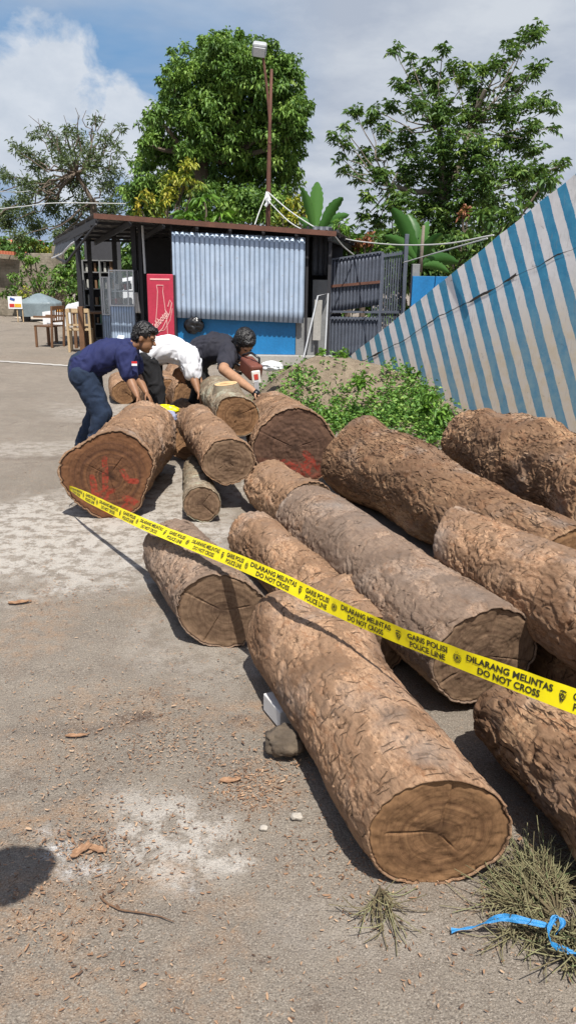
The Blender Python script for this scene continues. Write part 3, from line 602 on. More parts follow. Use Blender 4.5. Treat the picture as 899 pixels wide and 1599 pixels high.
# mirrored print is not needed on the back; a cord of tape tied behind the widest log
# yellow bundle of tape and blue bag between the logs
# ================================================================== STRIPED WALL
t=NT('striped_plaster'); v=t.co(); s=t.sep(v)
wob=t.m_('MULTIPLY',t.m_('SUBTRACT',t.noise(v,3,3,.5),.5),.05); edge=t.m_('MULTIPLY',t.m_('SUBTRACT',t.noise(v,45,3,.6),.5),.02)
ph=t.m_('DIVIDE',t.m_('ADD',t.m_('ADD',t.m_('ADD',s[0],t.m_('MULTIPLY',s[2],.49)),wob),t.m_('ADD',edge,.367*20-4.92)),.367)
fr=t.m_('FRACT',ph); isb=t.m_('LESS_THAN',fr,.50)
n=t.noise(v,5,6,.65); nf=t.noise(v,28,5,.7); stk=t.noise(t.mp(v,(9,9,1.2)),3,5,.65)
lowz=t.mr(t.m_('SUBTRACT',s[2],t.m_('MULTIPLY',s[0],.34)),.1,-.9); lowz2=t.m_('MULTIPLY',lowz,t.mr(n,.3,.6,.35,1.))
blue=t.ramp(n,[(.3,(.04,.22,.39)),(.6,(.065,.29,.47)),(.8,(.14,.38,.52))]); blue=t.mix(t.mr(s[0],3.2,0.,0,.65),blue,(.10,.26,.33))
white=t.ramp(n,[(.25,(.62,.62,.63)),(.6,(.77,.76,.76))])
white=t.mix(t.m_('MULTIPLY',lowz2,.8),white,(.60,.50,.34)); blue=t.mix(t.m_('MULTIPLY',lowz2,.55),blue,(.30,.38,.38))
c=t.mix(isb,white,blue)
c=t.mix(t.mr(stk,.56,.74,0,.55),c,(.30,.27,.24)); c=t.mix(t.mr(nf,.62,.74,0,.6),c,(.62,.60,.57)); c=t.mix(t.mr(t.noise(v,11,6,.75,.6),.62,.72,0,.75),c,(.13,.12,.11))
M['stripe']=t.out(c,.85,0,t.bump(t.m_('ADD',n,t.m_('MULTIPLY',nf,.4)),.35,.006),spec=.2)
def wallmatrix(): 
    y=np.array([-WN[0],-WN[1],0]); return Matrix([[WD[0],y[0],0,WA[0]],[WD[1],y[1],0,WA[1]],[0,0,1,0],[0,0,0,1]])
WA=np.array([1.25,15.5]); WB=np.array([4.1,10.8]); WD=(WB-WA)/np.linalg.norm(WB-WA); WN=np.array([WD[1],-WD[0]]); WN=WN if WN[0]<0 else -WN
def wtop(s): return .065+(s+.1375)*(2.977-.065)/(4.949+.1375)
m=MB(); 
ns=46; svals=np.linspace(-.25,6.2,ns); v=[];f=[]
for i,sv in enumerate(svals):
    zt=wtop(sv)+.006*math.sin(sv*9)+.008*vn(np.array([sv*5,1,2.]))
    for k in range(12): z=-1.25+(zt+1.25)*k/11; v.append((sv,.0*float(vn(np.array([sv*2,z*2,3.]))),z))
    v.append((sv,.22,zt)); v.append((sv,.22,-1.25))
K_=14
for i in range(ns-1):
    for k in range(13): f.append((i*K_+k,(i+1)*K_+k,(i+1)*K_+k+1,i*K_+k+1))
f.append(tuple(range(K_))); f.append(tuple((ns-1)*K_+k for k in range(K_))[::-1])
wl=mk('striped_wall',np.array(v),f,M['stripe']); wl.matrix_world=wallmatrix(); tag(wl,'sloping plaster wall painted with diagonal blue and white stripes','wall')
M['crack']=plain('crack_dark',(.035,.03,.026),.95)
def crack(pts,w,seed):
    pts=np.array(pts); n=90; ss=np.linspace(pts[0,0],pts[-1,0],n); zz=np.interp(ss,pts[:,0],pts[:,1])+.02*fbm(np.stack([ss*7,ss*0+seed,ss*0],-1),3)
    ww=w*np.clip(.45+1.6*fbm(np.stack([ss*4,ss*0+seed+3,ss*0],-1),3),.3,1.6)
    v=[(a,-.012,b+c_) for a,b,c_ in zip(ss,zz,ww)]+[(a,-.012,b-c_) for a,b,c_ in zip(ss,zz,ww)]
    o=mk('crack',np.array(v),[(i,i+1,n+i+1,n+i) for i in range(n-1)],M['crack'],parent=wl,local=True)
crack([(.22,-.03),(1.6,.54),(2.42,.97),(2.97,1.18),(3.73,1.48),(4.06,1.66)],.018,1)
crack([(4.06,1.64),(4.5,1.79),(4.8,1.94),(5.8,2.2)],.009,5)
# terrain behind uses the same dip: ground_h was evaluated before with a close base line
# ================================================================== SOIL MOUND + WEEDS
mc=P(560,640,9.4)
def mound_h(x,y):
    q=lambda cx,cy,rx,ry,h: h*np.exp(-(((x-cx)/rx)**2+((y-cy)/ry)**2)*1.1)
    c1=P(520,600,10.2); c2=P(620,620,9.6); c3=P(455,600,9.3); c4=P(660,660,8.3)
    h=q(c1[0],c1[1],.85,.9,.53)+q(c2[0],c2[1],.75,.9,.36)+q(c3[0]+.0,c3[1],.5,.9,.38)+q(c4[0],c4[1],.5,.7,.16)
    return h
mx=np.arange(-.75,3.0,.03); my=np.arange(7.3,12.6,.04); X,Y=np.meshgrid(mx,my)
H=mound_h(X,Y); q3=np.stack([X,Y,X*0],-1); H2=H+ (fbm(q3*3,4)*.06+fbm(q3*14,3)*.025)*np.clip(H*5,0,1); Z=ground_h(X,Y)+H2-.045
t=NT('dry_soil'); v=t.geo(); n=t.noise(v,5,6,.7); n2=t.noise(v,40,4,.7); c=t.ramp(n,[(.3,(.17,.13,.09)),(.55,(.31,.25,.18)),(.75,(.39,.32,.235))]); c=t.mix(t.mr(n2,.5,.75,0,.5),c,(.12,.08,.05)); c=t.mix(t.mr(n2,.45,.3,0,.5),c,(.42,.33,.23))
M['soil']=t.out(c,.95,0,t.bump(t.m_('ADD',n2,n),1.,.03),spec=.1)
tag(mk('soil_mound',np.stack([X,Y,Z],-1).reshape(-1,3),gridfaces(len(mx),len(my)),M['soil'],smooth=True),kind='structure')
# ---- leaf machinery
def leaf_mat(name,cols,rough=.5,trans=.25):
    t=NT(name); tone=t.attr('tone'); k=len(cols)
    c=t.ramp(tone,[(i/(k-1),x) for i,x in enumerate(cols)])
    m=t.out(c,rough,0,spec=.35)
    tr=t.n.new('ShaderNodeBsdfTranslucent'); t.put(tr,0,t.mix(.4,c,(.25,.40,.04))); ms=t.n.new('ShaderNodeMixShader'); ms.inputs[0].default_value=trans
    t.l.new(t.b.outputs[0],ms.inputs[1]); t.l.new(tr.outputs[0],ms.inputs[2]); t.l.new(ms.outputs[0],t.n['Material Output'].inputs[0]); return m
M['leaf_mid']=leaf_mat('leaf_mid_green',[(.045,.10,.025),(.10,.20,.04),(.18,.31,.06),(.30,.44,.09)])
M['leaf_dark']=leaf_mat('leaf_dark_green',[(.035,.075,.025),(.07,.145,.04),(.13,.23,.055),(.27,.37,.08)])
M['leaf_grey']=leaf_mat('leaf_grey_green',[(.07,.10,.05),(.11,.15,.07),(.17,.22,.10)])
M['leaf_yellow']=leaf_mat('leaf_yellow_green',[(.10,.15,.03),(.22,.28,.04),(.42,.42,.05),(.5,.4,.06)])
M['leaf_bright']=leaf_mat('leaf_bright_green',[(.06,.14,.02),(.12,.25,.035),(.20,.36,.05)])
M['leaf_red']=leaf_mat('leaf_reddish',[(.18,.06,.03),(.35,.14,.08),(.45,.2,.12)])
M['leaf_weed']=leaf_mat('leaf_weed',[(.04,.10,.025),(.09,.21,.04),(.17,.32,.06),(.30,.44,.10)])
M['treebark']=plain('tree_bark',(.13,.10,.075),.9,var=.4,sc=3,bump=.5)
M['treebark_pale']=plain('tree_bark_pale',(.22,.185,.145),.9,var=.4,sc=3,bump=.5)
def leaves(cen,dirs,L,Wd,r,fold=.25,droop=.2):
    """cen (n,3) attachment, dirs (n,3) unit; returns verts/faces 4 verts 2 tris: base, side, tip, side"""
    n=len(cen); up=r.normal(0,1,(n,3)); up[:,2]=np.abs(up[:,2])+.8
    sd=np.cross(dirs,up); sd/=np.linalg.norm(sd,axis=1)[:,None]+1e-9; nn=np.cross(sd,dirs)
    L=np.broadcast_to(L,(n,))[:,None]; Wd=np.broadcast_to(Wd,(n,))[:,None]
    a=cen; tip=cen+dirs*L-np.array([0,0,1])*L*droop; mid=cen+dirs*L*.45+nn*L*.04
    b=mid+sd*Wd/2+nn*Wd*fold; c=mid-sd*Wd/2+nn*Wd*fold
    V=np.stack([a,b,tip,c],1); i=np.arange(n)[:,None]*4
    Fc=np.concatenate([i+[[0,1,2]],i+[[0,2,3]]],0); return V.reshape(-1,3),Fc
def rdir(r,n,zb=0.):
    d=r.normal(0,1,(n,3)); d[:,2]+=zb; return d/np.linalg.norm(d,axis=1)[:,None]
def crown(blobs,Y,depthfac,r,nsub,nleaf,L,Wd,sub_r=.28,shell=.55,zb=-.3,fan=False,droop=.3,yj=.0):
    """blobs: (u,v,rpx) at depth Y -> leaf clouds, returns V,F,tone"""
    Vs=[];Fs=[];Ts=[];off=0; cens=[]
    for (u,v,rp,*ex) in blobs:
        Yb=Y+(ex[0] if ex else r.uniform(-1,1)*yj); c=P(u,v,Yb); R=rp*Yb/F/.956
        k=max(3,int(nsub*(rp/40)**2)); d=rdir(r,k); rad=R*(shell+(1-shell)*r.random((k,1)))*np.where(r.random((k,1))<.25,.5,1)
        sc=c+d*rad*np.array([1,depthfac,1]); cens.append((c,R)); tb=np.clip(r.normal(.45,.22,k),0,1)
        for j in range(k):
            m=int(nleaf*r.uniform(.6,1.4)); 
            if fan:
                base=sc[j]; ax=r.uniform(0,6.3); aa=np.linspace(0,2*pi,m,endpoint=False)+r.normal(0,.15,m); tilt=r.normal(0,.35,2)
                dd=np.stack([np.cos(aa),np.sin(aa),np.cos(aa)*tilt[0]+np.sin(aa)*tilt[1]+r.normal(-.12,.15,m)],-1); dd/=np.linalg.norm(dd,axis=1)[:,None]; pos=base+dd*L*.12
            else:
                dd=rdir(r,m,zb); sr=sub_r*R**.5*.6; pos=sc[j]+r.normal(0,1,(m,3))*sr*np.array([.5,.5,.38])
                dd=dd*.7+(pos-sc[j])/(np.linalg.norm(pos-sc[j],axis=1)[:,None]+1e-6)*.6; dd[:,2]+=zb*.4; dd/=np.linalg.norm(dd,axis=1)[:,None]
            s_=r.uniform(.7,1.25,m); V,Fc=leaves(pos,dd,L*s_,Wd*s_,r,droop=droop)
            Vs.append(V);Fs.append(Fc+off);off+=len(V);Ts.append(np.repeat(np.clip(tb[j]+r.normal(0,.14,m),0,1),4))
    return np.concatenate(Vs),np.concatenate(Fs),np.concatenate(Ts),cens
def branches(mb,start,targets,r0,r,wig=.25,nseg=8,rt=.02):
    for c in targets:
        a=np.array(start); b=np.array(c); s=np.linspace(0,1,nseg)[:,None]; L=np.linalg.norm(b-a)
        p=a+(b-a)*s; p[:,2]+=(np.sin(s[:,0]*pi)*L*-.06+0); w=r.normal(0,1,(nseg,3))*wig*L*.12*np.sin(s*pi); p=p+w
        mb.tube(p,np.linspace(r0,rt,nseg),6)
# ---- weeds on the mound
r=np.random.default_rng(5)
def on_mound(x,y):
    h=mound_h(x,y); q=np.stack([x,y,x*0],-1); return ground_h(x,y)+h+fbm(q*3,4)*.06*np.clip(h*5,0,1)-.045
def weedpatch(spots,nplant,Lr,seed):
    r=np.random.default_rng(seed); Vs=[];Fs=[];Ts=[];off=0
    for (u,v,z,rx,ry,k) in spots:
        c=G(u,v,z); n=int(nplant*k); x=c[0]+r.normal(0,rx,n); y=c[1]+r.normal(0,ry,n); base=on_mound(x,y)
        for i in range(n):
            m=r.integers(7,13); h=r.uniform(.05,.17)*k**.2; zz=base[i]+h*r.random(m); pos=np.stack([x[i]+r.normal(0,.03,m),y[i]+r.normal(0,.03,m),zz],-1)
            dd=rdir(r,m,.35); dd[:,2]=np.abs(dd[:,2])*.6; dd/=np.linalg.norm(dd,axis=1)[:,None]; L=r.uniform(*Lr,m)
            V,Fc=leaves(pos,dd,L,L*.5,r,droop=.25); Vs.append(V);Fs.append(Fc+off);off+=len(V);Ts.append(np.repeat(np.clip(r.normal(.5,.25,m),0,1),4))
    return np.concatenate(Vs),np.concatenate(Fs),np.concatenate(Ts)
V,Fc,Tn=weedpatch([(470,620,.25,.2,.3,.9),(500,640,.2,.3,.22,1.2),(560,625,.25,.35,.35,1.6),(600,650,.12,.3,.3,1.5),(650,640,.15,.25,.35,1.2),(675,675,.05,.18,.25,1.3),(620,590,.25,.2,.25,1.4),(655,625,.2,.2,.3,1.2),(632,600,.2,.16,.25,.7),(540,655,.1,.3,.2,1.),(430,612,.15,.10,.2,.2),(690,690,.0,.15,.2,.7),(455,575,.4,.2,.3,.15),(600,572,.3,.2,.15,.15)],70,(.03,.075),3)
tag(mk('weeds',V,Fc,M['leaf_weed'],attrs={'tone':Tn}),kind='stuff')
# straw-like dry stalks
def upright(name,u,v,z,h,label,seed,mat='leaf_bright',n=16,spread=.06,L=.10):
    r=np.random.default_rng(seed); c=G(u,v,z); th=thing(name,label,'plant',c); mb=MB(); Vs=[];Fs=[];Ts=[];off=0
    for k in range(4):
        top=c+np.array([r.normal(0,spread),r.normal(0,spread),h*r.uniform(.7,1)]); p=np.linspace(0,1,6)[:,None]*(top-c)+c; mb.tube(p,np.linspace(.006,.002,6),5)
        s=r.uniform(.25,1,n); pos=c+(top-c)*s[:,None]; dd=rdir(r,n,.5); LL=L*(1.2-s*.5); V,Fc=leaves(pos,dd,LL,LL*.45,r,droop=.25); Vs.append(V);Fs.append(Fc+off);off+=len(V);Ts.append(r.random(len(V)))
    mb.build('stem',M['leaf_bright'],th); mk('foliage',np.concatenate(Vs),np.concatenate(Fs),M[mat],th,attrs={'tone':np.concatenate(Ts)})
M['stem']=plain('green_stem',(.12,.16,.05),.8)
for (q,l) in (((665,650,.2,.30),'tall bright weed at the right end of the mound, nearest the gnarled log'),((690,668,.12,.26),'low feathery weed at the right foot of the mound beside the brown sheet'),((560,610,.4,.22),'small weed in the middle of the bare upper slope of the mound'),((500,578,.42,.30),'leafy green weed on the crest of the soil mound, left one'),((532,577,.42,.32),'leafy green weed on the crest of the soil mound, near the foot of the gate'),((642,600,.28,.28),'broad leaved weed in front of the striped wall on the right of the mound')):
    upright('weed_plant',*q,l,int(q[0]))
# plastic bag on the mound
M['plastic_white']=plain('white_plastic',(.80,.81,.82),.35,var=.06)
def crumple(name,c,r,mat,seed,label,cat,sc=(1,1,.5),parent=None):
    n,m=40,22; th,ph=np.meshgrid(np.linspace(0,2*pi,n,endpoint=False),np.linspace(0.02,pi-.02,m))
    d=np.stack([np.sin(ph)*np.cos(th),np.sin(ph)*np.sin(th),np.cos(ph)],-1); q=1-np.abs(fbm(d*2.2+seed,3))*1.5; v=d*r*(.6+.5*q)[...,None]*np.array(sc)+np.asarray(c)
    o=mk(name,v.reshape(-1,3),gridfaces(n,m,True),mat,parent=parent,smooth=True,loc=None if parent else c)
    return tag(o,label,cat)
crumple('plastic_bag',P(424,572,9.0),.12,M['plastic_white'],3,'crumpled white plastic bag on the left of the soil mound','bag',(1.1,.7,.5))
# ================================================================== BOOTH
M['darkmetal']=plain('dark_metal',(.035,.035,.04),.6,.3)
t=NT('zinc_sheet'); v=t.co(); a_=t.noise(t.mp(v,(6,6,.7)),3,5,.65); b_=t.noise(v,2.2,4,.6); c=t.ramp(b_,[(.3,(.34,.44,.58)),(.7,(.46,.56,.70))]); c=t.mix(t.mr(a_,.52,.7,0,.45),c,(.22,.26,.31)); c=t.mix(t.mr(t.noise(v,14,4,.7),.62,.7,0,.5),c,(.30,.22,.17)); c=t.mix(t.m_('MULTIPLY',t.attr('groove_shade'),.72),c,(.10,.125,.16)); M['zinc']=t.out(c,.45,.1,t.bump(t.noise(v,5,2,.5),.2,.03))  # sheet darkened along the rib recesses, their shade put into the colour
M['zinc_dark']=plain('weathered_dark_sheet',(.075,.085,.105),.6,.2,var=.4,sc=4)
M['rust']=plain('rusty_edge',(.13,.055,.035),.8,var=.4,sc=6)
M['bluepaint']=plain('blue_painted_board',(.012,.18,.43),.5,var=.30,sc=3)
M['board']=plain('grey_board',(.22,.225,.225),.85,var=.3,sc=4)
M['dark_in']=plain('dark_interior',(.045,.045,.05),.85)
M['concrete']=plain('grey_concrete',(.36,.35,.32),.9,var=.25,sc=5,bump=.5)
M['white_metal']=plain('grey_white_metal',(.66,.68,.70),.45,.2,var=.12)
M['wood_brown']=plain('varnished_brown_wood',(.17,.085,.04),.6,var=.35,sc=6)
M['wood_pale']=plain('pale_wood',(.52,.38,.22),.7,var=.25,sc=6)
M['black_plastic']=plain('black_plastic',(.012,.012,.014),.3,var=.1)
def XZ(u,v,Y): p=P(u,v,Y); return p[0],p[2]
YB=14.6
xL=XZ(272,430,YB)[0]; xR=XZ(475,430,YB)[0]; xE=XZ(514,430,YB)[0]
booth=thing('food_stall','roadside stall with rusty edged metal roof and a big closed corrugated shutter','stall',((xL+xE)/2,YB,0))
def corr(x0,x1,y,z0,z1,per,amp,name,mat,parent,taper=0,dz=0.,thick=.002):
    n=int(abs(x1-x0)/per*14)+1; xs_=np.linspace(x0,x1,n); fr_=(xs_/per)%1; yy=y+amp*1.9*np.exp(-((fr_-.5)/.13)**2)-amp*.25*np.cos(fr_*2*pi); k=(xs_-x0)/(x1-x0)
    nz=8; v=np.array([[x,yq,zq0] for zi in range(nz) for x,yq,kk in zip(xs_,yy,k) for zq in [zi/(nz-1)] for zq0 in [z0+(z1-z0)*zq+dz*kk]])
    o=mk(name,v,gridfaces(n,nz),mat,parent,smooth=True,attrs={'groove_shade':np.tile(np.exp(-((fr_-.5)/.13)**2),nz)}); m=o.modifiers.new('t','SOLIDIFY'); m.thickness=thick; return o
zb=P(272,496,YB-.2)[2]; zt=P(272,361,YB-.2)[2]; dzr=P(475,371,YB-.2)[2]-zt
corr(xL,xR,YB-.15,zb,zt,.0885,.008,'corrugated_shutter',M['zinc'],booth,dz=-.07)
m=MB(); m.bx(xL,xR,YB-.125,YB-.10,zb+.02,zb+.05); m.bx(xL,xR,YB-.125,YB-.10,zt-.15,zt-.12); m.each('shutter_frame',M['darkmetal'],booth)
# blue front board
xb=XZ(461,520,YB)[0]; z0=P(400,553,YB)[2]
m=MB(); m.bx(xL+.02,xb,YB,YB+.04,z0,1.0); m.build('blue_board',M['bluepaint'],booth)
m=MB(); m.bx(xL-.1,xE+.1,YB-.18,YB+.12,0,z0-.005); m.build('plinth',M['concrete'],booth,bevel=.01)
xg=XZ(490,520,YB)[0]; m=MB(); m.bx(xb+.01,xg,YB+.01,YB+.04,z0,P(475,498,YB)[2]+.02); m.build('grey_board',M['board'],booth)
# end bay: dark upright corrugated cladding and plywood leaning sheet
z1=XZ(500,430,YB)[1]
corr(XZ(487,400,15.6)[0],XZ(516,400,15.6)[0],15.55,z1,2.5,.11,.012,'side_cladding',M['zinc_dark'],booth)
m=MB(); m.bx(XZ(487,500,15.4)[0],XZ(512,500,15.4)[0],15.38,15.42,.05,P(500,437,15.4)[2]); m.build('side_board',M['board'],booth)
m=MB(); m.bx(xE-.03,xE+.03,YB-.03,YB+.03,0,2.42); m.bx(xR+.02,xR+.07,YB,YB+.05,.1,2.45); m.bx(xL-.05,xL+.0,YB,YB+.05,.1,2.6); m.each('post',M['darkmetal'],booth)
# back and inner walls
YK=18.2
m=MB(); m.bx(XZ(212,400,YK)[0],xE+.4,YK,YK+.06,0,2.6); m.bx(xE+.02,xE+.06,YB+.8,YK,0,2.35); m.bx(xL+.02,xE+.35,YB+1.9,YB+1.95,0,2.3); m.each('inner_wall',M['dark_in'],booth)
# roof: sloped thin sheets with rusty fascia
A=P(150,333,14.33); B=P(522,361,14.36); Cc=np.array([B[0]+.75,18.3,B[2]-.05]); D=P(86,372,19.5)
n_=60; t_=NT('roof_under')
rv=[];rf=[]
for i in range(n_+1):
    k=i/n_; a=A+(B-A)*k; b=D+(Cc-D)*k; w=.018*math.cos(i*pi)
    rv+=[a+[0,0,w],b+[0,0,w]]
rf=[(2*i,2*i+2,2*i+3,2*i+1) for i in range(n_)]
M['roofzinc']=plain('aged_roof_sheet',(.13,.125,.12),.6,.3,var=.4,sc=2)
o=mk('roof_sheet',np.array(rv),rf,M['roofzinc'],booth); mm=o.modifiers.new('t','SOLIDIFY'); mm.thickness=.004
m=MB(); m.bar(A+[-.03,-.03,-.045],B+[.03,-.03,-.045],.03,.085); m.build('fascia',M['rust'],booth)
m=MB()
for k in (.0,.14,.28,.42,.56,.7,.84,.98):
    m.bar(A+(B-A)*k+[0,.05,-.12],D+(Cc-D)*k+[0,-.05,-.10],.05,.09)
m.each('rafter',M['darkmetal'],booth)
m=MB()
for k in (.03,.2,.4,.6,.8,.97):
    a=A+(D-A)*k; b=B+(Cc-B)*k; m.bar(a+[0,0,-.045],b+[0,0,-.045],.05,.05)
m.each('purlin',M['darkmetal'],booth)
m=MB(); A1=A+(D-A)*.1+[0,0,-.18]; m.bar(A1,A+(D-A)*.95+[0,0,-.18],.05,.07)
m.bar(P(150,350,14.2),P(104,410,15.6),.035); m.bar(P(104,410,15.6),P(88,402,19),.04); m.each('awning_brace',M['darkmetal'],booth)
# small hanging awning at the left end
aw=[]; a0=P(118,378,16.6);a1=P(84,402,19.3); b0=P(150,347,14.4);b1=P(90,374,19.2); nn_=16
for i in range(nn_+1):
    k=i/nn_; sag=math.sin(k*9)*.03; aw+=[a0+(a1-a0)*k+[0,0,sag+.02*math.cos(i*pi)],b0+(b1-b0)*k+[0,0,.02*math.cos(i*pi)]]
o=mk('awning',np.array(aw),[(2*i,2*i+2,2*i+3,2*i+1) for i in range(nn_)],M['zinc_dark'],booth); mm=o.modifiers.new('t','SOLIDIFY'); mm.thickness=.006
m=MB(); pts=[P(82,403,19.2),P(90,400,18.6),P(98,396,18),P(104,389,17.4),P(112,381,16.8),P(120,376,16.6)]; m.tube(np.array(pts),.022,6); m.build('gutter',M['white_metal'],booth)
# posts on the left seating side
for (u,Y,mat) in ((127,16.6,'darkmetal'),(213,15.6,'darkmetal'),(144,19.,'darkmetal'),(183,17.9,'darkmetal')):
    x=XZ(u,470,Y)[0]; zt_=2.5; m=MB(); m.bx(x-.045,x+.045,Y-.045,Y+.045,0,zt_); m.build('post',M[mat],booth)
x=XZ(221,430,15.4)[0]; m=MB(); m.bx(x-.03,x+.03,15.37,15.43,0,2.5); m.build('post',M['darkmetal'],booth)
m=MB(); x=XZ(226,400,15.2)[0]; m.tube([(x,15.2,1.6),(x-.02,15.2,2.45)],.022,8); m.build('pipe',M['white_metal'],booth)
# low wooden and metal clutter inside: tiled counter at the back
# ---- fridge
YF=14.35; x0=XZ(229,430,YF)[0]; x1=XZ(270,430,YF)[0]; zf=P(250,428,YF)[2]
M['fridge_red']=plain('fridge_red',(.46,.035,.07),.35,var=.22,sc=2.2)
M['fridge_white']=plain('faded_pink_print',(.78,.45,.42),.6,var=.15)
fr=thing('drinks_fridge','tall red drinks fridge with a white bottle outline and script lettering','fridge',((x0+x1)/2,YF+.3,0))
m=MB(); m.bx(x0+.01,x1+.03,YF+.05,YF+.62,.04,zf-.01); m.build('cabinet',M['darkmetal'],fr,bevel=.01)
dr=MB(); dr.bx(x0,x1,YF,YF+.045,.12,zf); dr=dr.build('door',M['fridge_red'],fr,bevel=.012)
m=MB(); 
fw=x1-x0
def fp(a,b): return np.array([x0+fw*a, YF-.004, .12+(zf-.12)*b])
bot=[(.37,.87),(.63,.87),(.60,.80),(.66,.62),(.72,.46),(.75,.12)]; bot2=[(.37,.87),(.40,.80),(.36,.62),(.30,.46),(.24,.12)]
for pl in (bot,bot2): m.tube([fp(*q) for q in pl],.006,5)
sw_=[(-.02+.04,.24),(.25,.27),(.55,.36),(.85,.55),(.93,.66),(.86,.70),(.78,.62)]; m.tube([fp(*q) for q in sw_],.008,5)
sw2=[(.05,.28),(.35,.32),(.62,.34),(.85,.46),(.95,.60)]; m.tube([fp(*q) for q in sw2],.005,5)
m.build('bottle_outline',M['fridge_white'],dr)
v_,f_=textmesh('Tehbotol',.155,.72,.35,.003); v_[:,0]-=v_[:,0].max()/2; an=math.radians(47)
q=np.stack([x0+fw*.52+v_[:,0]*math.cos(an)-v_[:,1]*math.sin(an),np.full(len(v_),YF-.009),.12+(zf-.12)*.43+v_[:,0]*math.sin(an)+v_[:,1]*math.cos(an)],-1)
mk('lettering',q,f_,M['fridge_white'],dr)
m=MB(); m.bx(x0+.06,x1-.06,YF-.006,YF-.001,zf-.10,zf-.075); m.build('label_line',M['fridge_white'],dr)
# ---- glass cabinets
t=NT('cabinet_glass'); t.out((.75,.85,.88),.06,0); t.b.inputs['Alpha'].default_value=.22; M['glass']=t.m
def cabinet(u0,u1,vt,vm,Y,label,dep=.5,goods=True):
    xa=XZ(u0,460,Y)[0]; xb_=XZ(u1,460,Y)[0]; zt_=P(u0,vt,Y)[2]; zm=P(u0,vm,Y)[2]
    o=thing('glass_cabinet',label,'cabinet',((xa+xb_)/2,Y+dep/2,0),'glass food cabinets under the stall roof')
    m=MB()
    for x in (xa+.0125,xb_-.0125):
        for y in (Y+.0125,Y+dep-.0125): m.bx(x-.0125,x+.0125,y-.0125,y+.0125,zm,zt_)
    for z in (zm+.0125,zt_-.0125):
        for y in (Y+.0125,Y+dep-.0125): m.bx(xa+.026,xb_-.026,y-.012,y+.012,z-.012,z+.012)
        for x in (xa+.0125,xb_-.0125): m.bx(x-.012,x+.012,Y+.026,Y+dep-.026,z-.012,z+.012)
    xm=xb_-.12; m.bx(xm-.012,xm+.012,Y+.001,Y+.024,zm+.026,zt_-.026); m.build('frame',M['white_metal'],o)
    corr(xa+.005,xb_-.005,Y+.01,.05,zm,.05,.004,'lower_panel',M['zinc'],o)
    m=MB(); m.bx(xa+.01,xb_-.01,Y+.03,Y+dep-.02,.05,zm-.01); m.build('base_box',M['white_metal'],o)
    m=MB(); m.bx(xa+.03,xb_-.03,Y+.009,Y+.013,zm+.03,zt_-.03); m.bx(xa+.008,xa+.012,Y+.03,Y+dep-.03,zm+.03,zt_-.03); m.each('pane',M['glass'],o)
    m=MB(); m.bx(xa+.03,xb_-.03,Y+.05,Y+dep-.05,zm+(zt_-zm)*.40,zm+(zt_-zm)*.40+.015); m.build('shelf',M['white_metal'],o)
    if goods:
        rr=random.Random(3); cols=[plain('red_packet',(.45,.05,.04),.5),plain('pale_packet',(.6,.55,.5),.5),plain('brown_packet',(.2,.1,.06),.6)]
        for k,cm in enumerate(cols):
            m=MB()
            for i in range(4): m.box((rr.uniform(xa+.08,xb_-.08),Y+dep/2+rr.uniform(-.1,.1),zm+.08+(zt_-zm)*.4*(i%2)+.01*k),(.09,.07,.11),rz=rr.uniform(0,3))
            m.each('food_packet',cm,o,bevel=.01)
    return o
cabinet(171,210,421,478,15.35,'tall glass cabinet with corrugated base holding red food packets')
cabinet(158,171,432,492,16.6,'narrow glass cabinet standing left behind the tall one',.6,False)
# crowded dark shelf rack further back
YR=19.9; xa=XZ(129,450,YR)[0]; xb_=XZ(186,450,YR)[0]; o=thing('shelf_rack','dark rack crowded with goods behind the glass cabinets','shelf',((xa+xb_)/2,YR,0))
m=MB(); m.bx(xa,xb_,YR+.4,YR+.44,0,2.35); m.build('back_panel',M['dark_in'],o)
m=MB(); m.bx(xa,xa+.05,YR,YR+.39,0,1.9); m.bx(xb_-.05,xb_,YR,YR+.39,0,1.9); m.bx((xa+xb_)/2-.02,(xa+xb_)/2+.02,YR,YR+.39,0,1.9); m.each('upright',M['board'],o)
m=MB()
for z in (.35,.8,1.2,1.6,1.88): m.bx(xa+.055,(xa+xb_)/2-.025,YR,YR+.39,z,z+.025); m.bx((xa+xb_)/2+.025,xb_-.055,YR,YR+.39,z,z+.025)
m.each('shelf',M['board'],o)
rr=random.Random(9)
for k,cm in enumerate((plain('jar_pale',(.5,.5,.46),.4),plain('jar_dark',(.06,.06,.06),.4),plain('jar_brown',(.22,.13,.07),.5),plain('jar_green',(.08,.2,.12),.5))):
    m=MB()
    for z in (.375,.825,1.225,1.625):
        x=xa+.12+k*.10
        while x<xb_-.12: 
            h_=rr.uniform(.12,.26); m.tube([(x,YR+.12,z+.001),(x,YR+.12,z+h_)],rr.uniform(.03,.045),8); x+=rr.uniform(.36,.5)
    m.each('jar',cm,o)
# cloth hanging on the post
m=MB(); cx_=XZ(213,450,15.4)[0]; v=[];f=[]
for i in range(9):
    for j in range(12):
        a=(i/8-.5)*(.06+.10*j/11); v.append((cx_+a,15.38-.02*math.sin(i*2.1),1.25-.035*j-.0))
f=[(i*12+j,(i+1)*12+j,(i+1)*12+j+1,i*12+j+1) for i in range(8) for j in range(11)]
M['cloth_pale']=plain('pale_cloth',(.60,.58,.55),.9)
o=mk('hanging_cloth',np.array(v),f,M['cloth_pale'],smooth=True); o.modifiers.new('t','SOLIDIFY').thickness=.004; tag(o,'pale rag hanging on the dark post beside the fridge','cloth')
# black helmet bag on blue board
hp=P(303,508,YB-.12); o=crumple('helmet_bag',hp,.17,M['black_plastic'],8,'shiny black bag hanging on the blue board below the shutter','bag',(1.05,.55,.9))
m=MB(); m.tube([hp+[-.04,.05,.12],hp+[0,.1,.3],hp+[.04,.05,.12]],.006,6); m.build('strap',M['black_plastic'],o)
